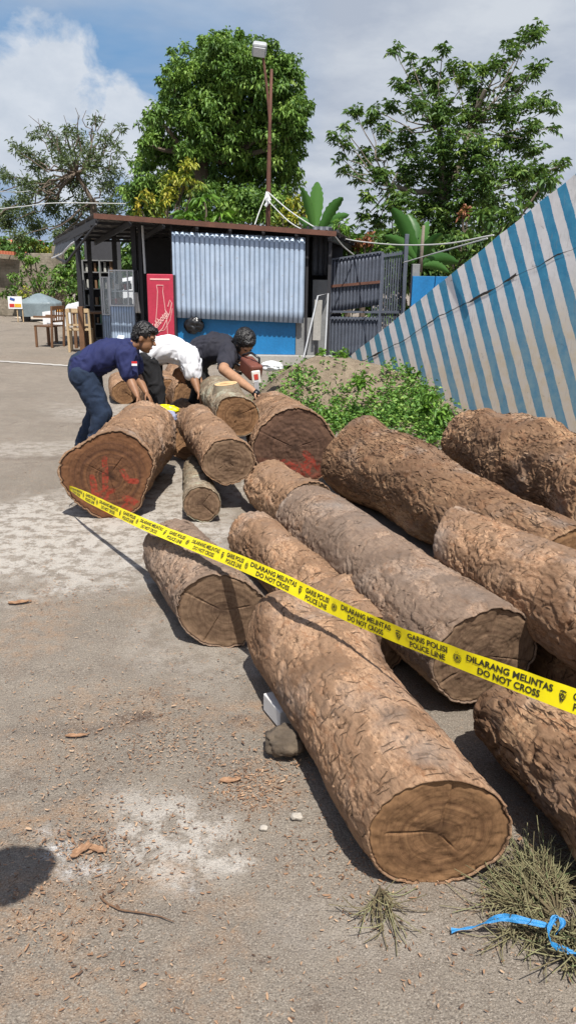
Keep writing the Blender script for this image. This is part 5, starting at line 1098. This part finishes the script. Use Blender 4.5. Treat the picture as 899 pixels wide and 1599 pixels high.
def ellip(c,ax,radii):
    """ax: 3 unit vectors"""
    v=[];f=[];n,m=20,12
    for i in range(m+1):
        a=min(max(pi*i/m,.03),pi-.03)
        for j in range(n):
            b=2*pi*j/n; d=(math.sin(a)*math.cos(b)*radii[0],math.sin(a)*math.sin(b)*radii[1],math.cos(a)*radii[2]); v.append(np.asarray(c)+ax[0]*d[0]+ax[1]*d[1]+ax[2]*d[2])
    for i in range(m):
        for j in range(n): f.append((i*n+j,(i+1)*n+j,(i+1)*n+(j+1)%n,i*n+(j+1)%n))
    f+=[tuple(range(n)),tuple(m*n+j for j in range(n))[::-1]]
    return v,f
def fuse(name,pieces,voxel,mat,parent,it=4,wr=0.,wrs=9,seed=0,mats=None):
    m=MB()
    for (v,f) in pieces: m.add(v,f)
    o=mk('tmp',np.array(m.v),m.f,None)
    md=o.modifiers.new('r','REMESH'); md.mode='VOXEL'; md.voxel_size=voxel; ms=o.modifiers.new('s','SMOOTH'); ms.factor=.5; ms.iterations=it
    bpy.context.view_layer.update(); me=bpy.data.meshes.new_from_object(o.evaluated_get(bpy.context.evaluated_depsgraph_get()))
    bpy.data.objects.remove(o)
    n=len(me.vertices); co_=np.empty(n*3,np.float32); me.vertices.foreach_get('co',co_); co_=co_.reshape(-1,3).astype(float)
    if wr: 
        nm=np.empty(n*3,np.float32); me.vertices.foreach_get('normal',nm); nm=nm.reshape(-1,3)
        q=co_*wrs+seed; w=1-np.abs(fbm(q*np.array([1,1,.6])+2*fbm(q*.5,2)[:,None],3))*2.2; w=sst(.2,1,w); co_=co_+nm*(w*wr)[:,None]
    co_=co_-worldloc(parent); me.vertices.foreach_set('co',co_.astype(np.float32).ravel())
    me.materials.clear(); me.materials.append(mat); me.polygons.foreach_set('use_smooth',np.ones(len(me.polygons),bool)); me.name=name; me.update()
    q=bpy.data.objects.new(name,me); COL.objects.link(q); q.parent=parent; return q
def nrm(v): v=np.asarray(v,float); return v/np.linalg.norm(v)
def head_pieces(c,fwd,up,s=1.):
    fwd=nrm(fwd); up=nrm(np.asarray(up)-fwd*np.dot(fwd,up)); sd=np.cross(fwd,up); c=np.asarray(c,float); ax=(sd,fwd,up)
    def at(x,y,z): return c+(sd*x+fwd*y+up*z)*s
    body=[ellip(at(0,-.008,.02),ax,(.076*s,.094*s,.098*s)),ellip(at(0,.028,-.045),ax,(.058*s,.062*s,.078*s)),
      capsule(at(0,.082,.01),at(0,.108,-.022),.009*s,.014*s),                                       # nose
      ellip(at(0,.078,-.062),ax,(.028*s,.016*s,.014*s)),ellip(at(0,.066,-.098),ax,(.026*s,.022*s,.02*s)),   # mouth, chin
      ellip(at(0,.075,.03),ax,(.055*s,.016*s,.014*s)),                                               # brow
      ellip(at(.08,-.005,-.012),ax,(.010*s,.018*s,.032*s)),ellip(at(-.08,-.005,-.012),ax,(.010*s,.018*s,.032*s))]
    hair=[ellip(at(0,-.022,.042),ax,(.084*s,.094*s,.088*s)),ellip(at(0,-.055,.0),ax,(.076*s,.06*s,.08*s)),ellip(at(0,.045,.085),ax,(.06*s,.045*s,.03*s))]
    eyes=[ellip(at(x,.084,.008),ax,(.013*s,.006*s,.007*s)) for x in(-.03,.03)]; lips=[ellip(at(0,.090,-.062),ax,(.022*s,.006*s,.006*s))]
    return body,hair,eyes,lips,at
def hand_pieces(w,d,pn,s=1.,curl=.5):
    """w wrist, d direction of the hand, pn palm normal (fingers curl to it)"""
    d=nrm(d); pn=nrm(np.asarray(pn)-d*np.dot(pn,d)); sd=np.cross(d,pn); w=np.asarray(w,float); P_=[]
    P_.append(ellip(w+d*.045*s,(sd,d,pn),(.040*s,.052*s,.017*s)))
    for k,(o,l) in enumerate(((-.030,.070),(-.010,.080),(.010,.075),(.029,.058))):
        a=w+(d*.085+sd*o)*s; b=a+(d*math.cos(curl*.6)+pn*math.sin(curl*.6)+sd*o*2)*l*.55*s; c=b+(d*math.cos(curl*1.7)+pn*math.sin(curl*1.7))*l*.5*s
        P_+= [capsule(w+(d*.06+sd*o)*s,a,.010*s,.0095*s,10),capsule(a,b,.0095*s,.009*s,10),capsule(b,c,.009*s,.0075*s,10)]
    a=w+(d*.03-sd*.035)*s; b=a+(d*.6-sd*.7+pn*.3)*.04*s; c=b+(d*.8-sd*.1+pn*.5)*.035*s; P_+= [capsule(a,b,.012*s,.011*s,10),capsule(b,c,.011*s,.009*s,10)]
    return P_
def skin(name,c): t=NT(name); n=t.noise(t.co(),30,3,.5); return t.out(t.mix(t.mr(n,.3,.7),c,tuple(x*.8 for x in c)),.5,0,spec=.35)
M['skin_brown']=skin('skin_brown',(.30,.155,.085)); M['skin_light']=skin('skin_light',(.42,.235,.14)); M['hair']=plain('black_hair',(.010,.009,.009),.35,var=.3,sc=60,bump=.6)
M['navy']=plain('navy_shirt',(.012,.018,.085),.85,var=.2,sc=5); M['jeans']=plain('dark_blue_jeans',(.012,.026,.058),.9,var=.4,sc=7); M['white_tee']=plain('white_tee',(.74,.75,.78),.85,var=.05); M['black_tee']=plain('charcoal_tee',(.018,.018,.028),.85,var=.2); M['black_pants']=plain('black_trousers',(.010,.010,.012),.9,var=.2)
M['shoe']=plain('dark_shoe',(.02,.018,.016),.6); M['eye']=plain('dark_eye',(.01,.008,.008),.2); M['lip']=plain('lips',(.22,.08,.06),.5)
EX,EY,EZ=np.eye(3)
def shoe_pieces(a,d): d=nrm(d); return [ellip(np.array([a[0],a[1],.045])+d*.06,(np.cross(d,EZ),d,EZ),(.048,.14,.045)),ellip(np.array([a[0],a[1],.05])-d*.02,(np.cross(d,EZ),d,EZ),(.045,.065,.05))]
def person(label,base,head,neck,sh,el,wr,hand,spine,hip,knee,ankle,fwd,up,handdir,skinm,shirtm,pantm,sr=(.15,.15,.16,.13),slv=.9,hs=1.,footdir=(1,0,0),group=None,longhair=False,sway=.19,wsh=.018,arm=(.048,.042,.03)):
    """all joints world; sh/el/wr lists of two; spine list of points pelvis->upper chest"""
    o=thing('person',label,'person',(base[0],base[1],0),group)
    hb,hh,ee,ll,at=head_pieces(head,fwd,up,hs)
    body=list(hb)+[capsule(neck,at(0,-.02,-.05),.058,.052)]
    for i in range(len(spine)-1): body.append(capsule(spine[i],spine[i+1],sr[i]*.8,sr[i+1]*.8))
    for k in (0,1):
        body+= [capsule(spine[-1],sh[k],.08,.05),capsule(sh[k],el[k],arm[0],arm[1]),capsule(el[k],(np.asarray(el[k])*.6+np.asarray(wr[k])*.4),arm[1],arm[1]*.97),capsule((np.asarray(el[k])*.6+np.asarray(wr[k])*.4),wr[k],arm[1]*.97,arm[2]*.85)]+hand_pieces(wr[k],handdir[k][0],handdir[k][1])
        body+= [capsule(spine[0],hip[k],.11,.085),capsule(hip[k],knee[k],.08,.055),capsule(knee[k],ankle[k],.055,.04)]
    fuse('body',body,.0075,M[skinm],o,3)
    shirt=[]
    across=nrm(np.asarray(sh[1])-np.asarray(sh[0]))
    for i in range(len(spine)-1):
        for t_ in (-1,0,1):
            off=across*sway*.45*t_; shirt.append(capsule(np.asarray(spine[i])+off,np.asarray(spine[i+1])+off,sr[i]*(.93 if t_ else 1.)*.88,sr[i+1]*(.93 if t_ else 1.)*.88))
    for k in (0,1):
        e=np.asarray(sh[k])+(np.asarray(el[k])-np.asarray(sh[k]))*slv; shirt+= [capsule(spine[-1],sh[k],sr[-1]*.8,.085),capsule(sh[k],e,.088,.072)]
    shirt.append(capsule(spine[-1],neck,.10,.062))
    fuse('shirt',shirt,.011,M[shirtm],o,4,wsh,8,seed=base[0])
    pants=[]
    for k in (0,1):
        pants+= [capsule(spine[0],hip[k],.145,.125),capsule(hip[k],knee[k],.118,.085),capsule(knee[k],ankle[k],.085,.068)]
    fuse('trousers',pants,.012,M[pantm],o,4,.010,9,seed=base[1])
    if longhair: hh+= [ellip(at(0,-.075,-.03),(nrm(np.cross(fwd,up)),nrm(fwd),nrm(up)),(.085,.06,.12)),ellip(at(.0,-.03,.06),(nrm(np.cross(fwd,up)),nrm(fwd),nrm(up)),(.098,.108,.09)),ellip(at(.06,-.02,-.02),(nrm(np.cross(fwd,up)),nrm(fwd),nrm(up)),(.03,.06,.09)),ellip(at(-.06,-.02,-.02),(nrm(np.cross(fwd,up)),nrm(fwd),nrm(up)),(.03,.06,.09))]
    fuse('hair',hh,.006,M['hair'],o,1,.010,48)
    m=MB(); [m.add(*e) for e in ee]; m.build('eyes',M['eye'],o,smooth=True); m=MB(); [m.add(*e) for e in ll]; m.build('mouth',M['lip'],o,smooth=True)
    for k in (0,1): fuse('shoe',shoe_pieces(ankle[k],np.asarray(footdir)),.009,M['shoe'],o,2)
    return o,at
# --- man in navy
Y=6.85
kn=[P(160,646,Y-.12),P(152,640,Y+.15)]; an=[np.array([kn[0][0]-.10,Y-.1,.08]),np.array([kn[1][0]-.16,Y+.2,.08])]
o,at=person('man in a navy T-shirt and jeans bending over the widest log',P(140,600,Y),P(226,527,Y),P(205,539,Y),[P(197,553,Y-.17),P(203,549,Y+.17)],[P(204,594,Y-.22),P(213,585,Y+.2)],[P(214,617,Y-.3),P(228,612,Y+.05)],None,
   [P(133,574,Y),P(150,563,Y),P(172,553,Y),P(192,549,Y)],[P(131,586,Y-.1),P(137,584,Y+.1)],kn,an,(1,-.12,-.42),(.42,0,.9),[((.35,-.2,-.75),(0,-.3,-1)),((.5,-.3,-.7),(0,-.3,-1))],'skin_brown','navy','jeans',sr=(.145,.145,.15,.12),slv=.72,sway=.17)
m=MB(); a=P(210,566,Y-.30); m.box(a,(.045,.006,.018),rz=.15); m.build('red_flag_band',plain('flag_red',(.6,.02,.02),.7),o); m=MB(); m.box(a+[0,0,-.0185],(.045,.006,.018),rz=.15); m.build('white_flag_band',M['white_tee'],o)
m=MB(); m.box(P(189,526.5,Y-.01),(.055,.05,.006),ry=.12,rx=.5); m.build('back_print',plain('print_pale',(.62,.68,.78),.7),o)
# --- man in white
Y=7.45
kn=[P(244,606,Y-.12),P(240,600,Y+.15)]; an=[np.array([kn[0][0]+.02,Y-.1,.08]),np.array([kn[1][0]-.05,Y+.2,.08])]
o,at=person('man in a white T-shirt and black trousers bending between the two other men',P(235,600,Y),P(291,585,Y+.05),P(292,571,Y),[P(295,558,Y-.16),P(298,556,Y+.16)],[P(302,588,Y-.2),P(306,585,Y+.2)],[P(309,610,Y-.28),P(316,606,Y+.1)],None,
   [P(231,557,Y),P(246,548,Y),P(266,545,Y),P(286,553,Y)],[P(230,563,Y-.09),P(234,562,Y+.09)],kn,an,(-.5,0.1,-.8),(.8,0,-.6),[((.3,-.2,-.8),(0,-.3,-1)),((.3,-.2,-.8),(0,-.3,-1))],'skin_brown','white_tee','black_pants',sr=(.13,.135,.14,.12),slv=.80,sway=.17)
# --- man in black with chainsaw
Y=8.0
kn=[P(312,606,Y-.2),P(320,604,Y+.15)]; an=[np.array([kn[0][0]-.12,Y-.1,.08]),np.array([kn[1][0]-.1,Y+.2,.08])]
o,at=person('long haired man in a black T-shirt bending over to work the chainsaw',P(310,600,Y),P(382,538,Y-.25),P(364,540,Y-.12),[P(357,551,Y-.25),P(354,541,Y+.15)],[P(349,577,Y-.55),P(372,572,Y-.05)],[P(397,612,Y-.85),P(388,568,Y-.45)],None,
   [P(303,566,Y),P(315,549,Y),P(333,543,Y-.03),P(350,543,Y-.06)],[P(300,576,Y-.1),P(304,574,Y+.1)],kn,an,(.45,-.62,-.75),(.35,-.55,.75),[((.7,-.4,-.5),(-.5,0,-.8)),((.8,-.3,-.3),(0,-.3,-1))],'skin_light','black_tee','black_pants',sr=(.15,.155,.17,.14),slv=.72,sway=.2,longhair=True,arm=(.056,.052,.036))
m=MB(); wv=P(400,614.5,7.13); m.tube([wv+[-.02,0,.014],wv+[.02,-.01,-.014]],.036,14); m.build('wristwatch',M['black_plastic'],o,smooth=True)
# chainsaw
sc=P(392,575,7.45); cs=thing('chainsaw','chainsaw with white side cover held by the long haired man on the mossy log','chainsaw',sc)
M['saw']=plain('saw_brown_red',(.17,.055,.035),.5,var=.4); M['steel']=plain('bar_steel',(.62,.65,.68),.3,.6)
m=MB(); m.box(sc,(.13,.26,.15),rz=.5,rx=.3); m.box(sc+[-.05,.05,.05],(.07,.15,.08),rz=.5); m.build('engine_housing',M['saw'],cs,bevel=.02)
m=MB(); m.tube([sc+[-.07,.1,.02],sc+[-.08,.05,.12],sc+[0,-.02,.15],sc+[.08,-.05,.1],sc+[.08,-.05,.0]],.012,8); m.build('front_handle',M['black_plastic'],cs,smooth=True)
m=MB(); m.tube([sc+[-.1,.14,.0],sc+[-.17,.2,.03],sc+[-.2,.2,-.05],sc+[-.1,.14,-.07]],.015,8); m.build('rear_handle',M['black_plastic'],cs,smooth=True)
cp_=P(400,589,7.28); m=MB(); m.box(cp_,(.085,.03,.125),rz=.2,ry=-.12); cv=m.build('side_cover',plain('saw_white',(.72,.70,.62),.5),cs,bevel=.012)
m=MB(); m.box(cp_+[0,-.019,.005],(.04,.004,.05),rz=.2,ry=-.12); m.build('red_mark',plain('saw_red',(.5,.05,.03),.5),cv)
m=MB(); bp=P(401,608,7.22); m.box(bp,(.045,.012,.16),rz=.2,ry=-.08); m.build('guide_bar',M['steel'],cs,bevel=.004)
# --- bystander outside the frame at the left, whose shadow falls on the yard
Yb=.80; bx=-.865
o,at=person('bystander in a dark shirt standing left of the camera with both arms held forward',np.array([bx,Yb,0]),np.array([bx+.30,Yb+.12,1.50]),np.array([bx+.14,Yb+.05,1.36]),[np.array([bx+.16,Yb-.12,1.30]),np.array([bx+.06,Yb+.22,1.32])],[np.array([bx+.20,Yb-.10,1.03]),np.array([bx+.10,Yb+.36,1.06])],[np.array([bx+.22,Yb-.02,1.22]),np.array([bx+.16,Yb+.22,1.22])],None,
   [np.array([bx-.12,Yb,.92]),np.array([bx-.08,Yb,1.04]),np.array([bx,Yb+.02,1.17]),np.array([bx+.09,Yb+.04,1.29])],[np.array([bx-.12,Yb-.09,.88]),np.array([bx-.12,Yb+.09,.88])],[np.array([bx-.1,Yb-.11,.47]),np.array([bx-.1,Yb+.11,.47])],[np.array([bx-.16,Yb-.12,.08]),np.array([bx-.16,Yb+.12,.08])],(.9,.3,-.3),(.3,.1,.9),[((0,.3,1),(0,1,0)),((0,-.1,1),(0,1,0))],'skin_brown','black_tee','jeans',sr=(.14,.14,.15,.12))
# ================================================================== small items near the logs
M['tape_bundle']=M['tape']
crumple('tape_bundle',P(257,640,6.75),.10,M['tape'],5,'crumpled yellow tape heap between the widest log and the log behind','tape bundle',(1.3,.7,.45))
crumple('cloth_bundle',P(264,652,6.55),.075,plain('blue_grey_cloth',(.28,.30,.42),.8),6,'small bluish grey cloth just under the crumpled yellow tape','cloth',(1,.6,.8))
# brown rusty sheet at the foot of the striped wall
m=MB(); m.prism([P(697,640,8.9),P(738,668,8.2),P(738,690,8.2),P(692,690,8.9)],(.05,.10,.02)); tag(m.build('rusty_sheet',plain('dull_brown_sheet',(.085,.055,.045),.7),loc=P(715,670,8.6)),'dull brown metal sheet leaning at the foot of the striped wall','sheet')
# ================================================================== DRY CONIFER BRANCH + RIBBON
t=NT('dry_sprig'); c=t.ramp(t.attr('tone'),[(0,(.08,.055,.03)),(.4,(.17,.145,.075)),(.8,(.26,.25,.13)),(1,(.13,.17,.07))]); M['sprig']=t.out(c,.9)
def sprig(root,tips,name,label,seed,nsub=16,rad=.0021,cat='branch'):
    r=np.random.default_rng(seed); Vs=[];Fs=[];Ts=[];off=0
    def strand(p,rr_,tone):
        nonlocal off
        n=len(p); t_=np.gradient(p,axis=0); t_/=np.linalg.norm(t_,axis=1)[:,None]+1e-9; s=np.cross(t_,[0,0,1.]); s/=np.linalg.norm(s,axis=1)[:,None]+1e-9; b=np.cross(s,t_); k=4
        ring=[p+(s*math.cos(a)+b*math.sin(a))*rr_[:,None] for a in (0,pi/2,pi,3*pi/2)]; V=np.stack(ring,1).reshape(-1,3); Vs.append(V); Fs.append(gridfaces(4,n,True)+off); off+=len(V); Ts.append(np.full(len(V),tone))
    for tp in tips:
        a=np.array(root); b=np.array(tp); n=14; s=np.linspace(0,1,n)[:,None]; L=np.linalg.norm(b-a); w=r.normal(0,.05*L,3)*[1,1,.1]
        p=a+(b-a)*s+w*np.sin(s*pi); hgt=r.uniform(.01,.045); p[:,2]=.006+hgt*np.sin(s[:,0]**.8*pi)*np.clip(L*4,0,1)+r.uniform(0,.02); strand(p,np.linspace(.0035,.0018,n),.15)
        for j in range(nsub):
            k=r.uniform(.25,1); q=p[int(k*(n-1))]; ang=r.uniform(-1.1,1.1); d=nrm(b-a); d2=np.array([d[0]*math.cos(ang)-d[1]*math.sin(ang),d[0]*math.sin(ang)+d[1]*math.cos(ang),r.normal(.02,.13)]); l=r.uniform(.02,.06); m_=7; s2=np.linspace(0,1,m_)[:,None]; cv=r.normal(0,1.3,3)*l
            pp=q+d2*l*s2+cv*(s2**2)*.6; pp[:,2]=np.maximum(pp[:,2],.004); strand(pp,np.linspace(rad,rad*.7,m_),np.clip(r.normal(.55,.22),0,1))
    V=np.concatenate(Vs); return tag(mk(name,V,np.concatenate(Fs),M['sprig'],attrs={'tone':np.concatenate(Ts)},loc=root),label,cat)
r=np.random.default_rng(8)
root=G(868,1448); tips=[]
for i in range(72):
    u=r.uniform(0,1); w=r.uniform(0,1); e0=np.array([700,1390]); e1=np.array([800,1320]); e2=np.array([868,1350]); 
    q=(e0+(e1-e0)*u*2 if u<.5 else e1+(e2-e1)*(u-.5)*2); q=np.array([868,1448])+(q-[868,1448])*(.3+.6*math.sqrt(w)); q=q+r.normal(0,7,2); tips.append(G(*q))
for i in range(10): tips.append(G(r.uniform(745,840),r.uniform(1462,1480)))
sprig(root,tips,'dry_branch','fan shaped bundle of dried grey green twigs on the concrete at the lower right',8,18,.0015)
root2=G(880,1455); tips=[G(r.uniform(870,1010),r.uniform(1450,1540)) for i in range(50)]
sprig(root2,tips,'dry_branch','narrow dried greenery right of the blue ribbon knot at the frame edge',9,12)
sprig(G(592,1392),[G(598,1462),G(625,1455),G(580,1440),G(608,1440),G(560,1448),G(590,1425),G(615,1420)],'dry_branch','small dark sprig lying at the lower left of the front log',10,9,.0017)
M['ribbon']=plain('blue_plastic_ribbon',(.035,.25,.55),.35,var=.4,sc=40,bump=.6)
def ribbon(pts,w,name='ribbon'):
    W_=np.array([G(u,v,z) for u,v,z in pts]); n=len(W_); s=np.linspace(0,n-1,n*10); i=np.clip(s.astype(int),0,n-2); k=(s-i)[:,None]; Wp=np.vstack([2*W_[0]-W_[1],W_,2*W_[-1]-W_[-2]]); a,b,c,d=Wp[i],Wp[i+1],Wp[i+2],Wp[i+3]
    p=.5*((2*b)+(-a+c)*k+(2*a-5*b+4*c-d)*k*k+(-a+3*b-3*c+d)*k**3); t_=np.gradient(p,axis=0); t_/=np.linalg.norm(t_,axis=1)[:,None]; sd=np.cross(t_,[0,0,1.]); sd/=np.linalg.norm(sd,axis=1)[:,None]
    tw=(.9*np.sin(s*1.7)+.3*np.sin(s*6))[:,None]; sd2=sd*np.cos(tw)+np.array([0,0,1.])*np.sin(tw); V=np.stack([p+sd2*w*(kk-.5)*np.minimum(1,1.4)+np.array([0,0,.0025])*math.cos(kk*9) for kk in np.linspace(0,1,6)],1)
    V[...,2]=np.maximum(V[...,2],.003); return V.reshape(-1,3),gridfaces(6,len(p))
rb=MB(); 
for pts,w in (([(704,1453,.01),(740,1447,.03),(775,1434,.07),(800,1434,.08),(850,1444,.085),(866,1442,.09)],.015),([(868,1430,.10),(856,1450,.095),(860,1472,.06),(872,1480,.04),(905,1492,.03)],.013),([(856,1448,.09),(866,1430,.11),(878,1442,.10),(868,1458,.08)],.014),([(884,1484,.05),(930,1498,.04)],.018)):
    v,f=ribbon(pts,w); rb.add(v,f)
tag(rb.build('ribbon',M['ribbon'],smooth=True,loc=G(866,1450)),'shiny blue plastic ribbon knotted around the dried twigs','ribbon')
# ================================================================== LIGHT
TR=np.array([-.125,.54,-1.0]); TR/=np.linalg.norm(TR)
sl=bpy.data.lights.new('sun','SUN'); sl.energy=5.0; sl.angle=math.radians(.53); sl.color=(1,.955,.89)
so=bpy.data.objects.new('sun',sl); COL.objects.link(so); so.rotation_euler=Vector(TR).to_track_quat('-Z','Y').to_euler(); so.location=(2,-5,12)
w=bpy.data.worlds.new('World'); S.world=w; w.use_nodes=True; nt=w.node_tree; N=nt.nodes; Lk=nt.links
class WN_(NT):
    def __init__(s): s.t=nt; s.n=N; s.l=Lk; s._c=None
t=WN_(); bg=N['Background']
sky=N.new('ShaderNodeTexSky'); sky.sky_type='NISHITA'; sky.sun_disc=False; sky.sun_elevation=math.asin(-TR[2]); sky.sun_rotation=math.atan2(-TR[0],-TR[1]); sky.air_density=1.; sky.dust_density=1.5
d=t.co('Generated'); s=t.sep(d)
zc=t.m_('ADD',t.m_('MAXIMUM',s[2],0),.22); cb=t.n.new('ShaderNodeCombineXYZ'); t.put(cb,0,t.m_('DIVIDE',s[0],zc)); t.put(cb,1,t.m_('DIVIDE',s[1],zc)); t.put(cb,2,t.m_('MULTIPLY',s[2],2.))
v=cb.outputs[0]
n1=t.noise(t.mp(v,(1,1,1),(3.1,1.7,0)),.9,6,.55,.3); n2=t.noise(t.mp(v,(1,1,1),(7.1,2.7,0)),2.2,6,.6)
def around(u,v_,r0,r1):
    dd=ray(u,v_); dd=dd/np.linalg.norm(dd); return t.mr(t.vm('DOT_PRODUCT',d,tuple(dd)),math.cos(math.radians(r0)),math.cos(math.radians(r1)))
K=9.2
grey=tuple(x*K for x in (.39,.44,.53)); lite=tuple(x*K for x in (.56,.60,.66)); blue=tuple(x*K for x in (.17,.32,.54)); puffc=tuple(x*K for x in (.66,.69,.735))
cloud=t.mix(t.mr(n2,.38,.66),grey,lite)
bl=t.m_('MULTIPLY',around(130,70,16,4),t.mr(n1,.68,.48)); bl2=t.m_('MULTIPLY',around(20,330,9,2),.45); 
c=t.mix(t.m_('MAXIMUM',bl,bl2),cloud,blue)
def puff(u,v_,r):
    dd=ray(u,v_); dd=dd/np.linalg.norm(dd); return t.mr(t.vm('DOT_PRODUCT',d,tuple(dd)),math.cos(math.radians(r)),math.cos(math.radians(r*.2)))
pm=None
for q in ((75,160,6.0),(20,175,5.2),(125,175,4.6),(175,200,4.6),(225,225,4.2),(40,230,5),(110,240,5)):
    x=puff(*q); pm=x if pm is None else t.m_('MAXIMUM',pm,x)
nz_=t.noise(t.mp(d,(1,1,1.35)),12,7,.6,.35)
pm=t.mr(t.m_('ADD',pm,t.m_('MULTIPLY',t.m_('SUBTRACT',nz_,.5),2.4)),.38,.82)
shade=t.noise(t.mp(d,(1,1,1.5),(.02,0,.03)),14,6,.6)
c=t.mix(t.m_('MULTIPLY',pm,.85),c,t.mix(t.mr(shade,.36,.6),lite,puffc))
cover=t.mr(s[2],.60,.30)
c=t.mix(t.m_('MULTIPLY',cover,t.mr(s[2],-.02,.0)),sky.outputs[0],c)
Lk.new(c,bg.inputs[0]); bg.inputs[1].default_value=.1
S.view_settings.view_transform='Standard'; S.view_settings.look='None'; S.view_settings.exposure=.3; S.view_settings.gamma=1; S.view_settings.use_curve_mapping=False
S.render.engine='CYCLES'; S.cycles.max_bounces=6; S.cycles.use_denoising=True
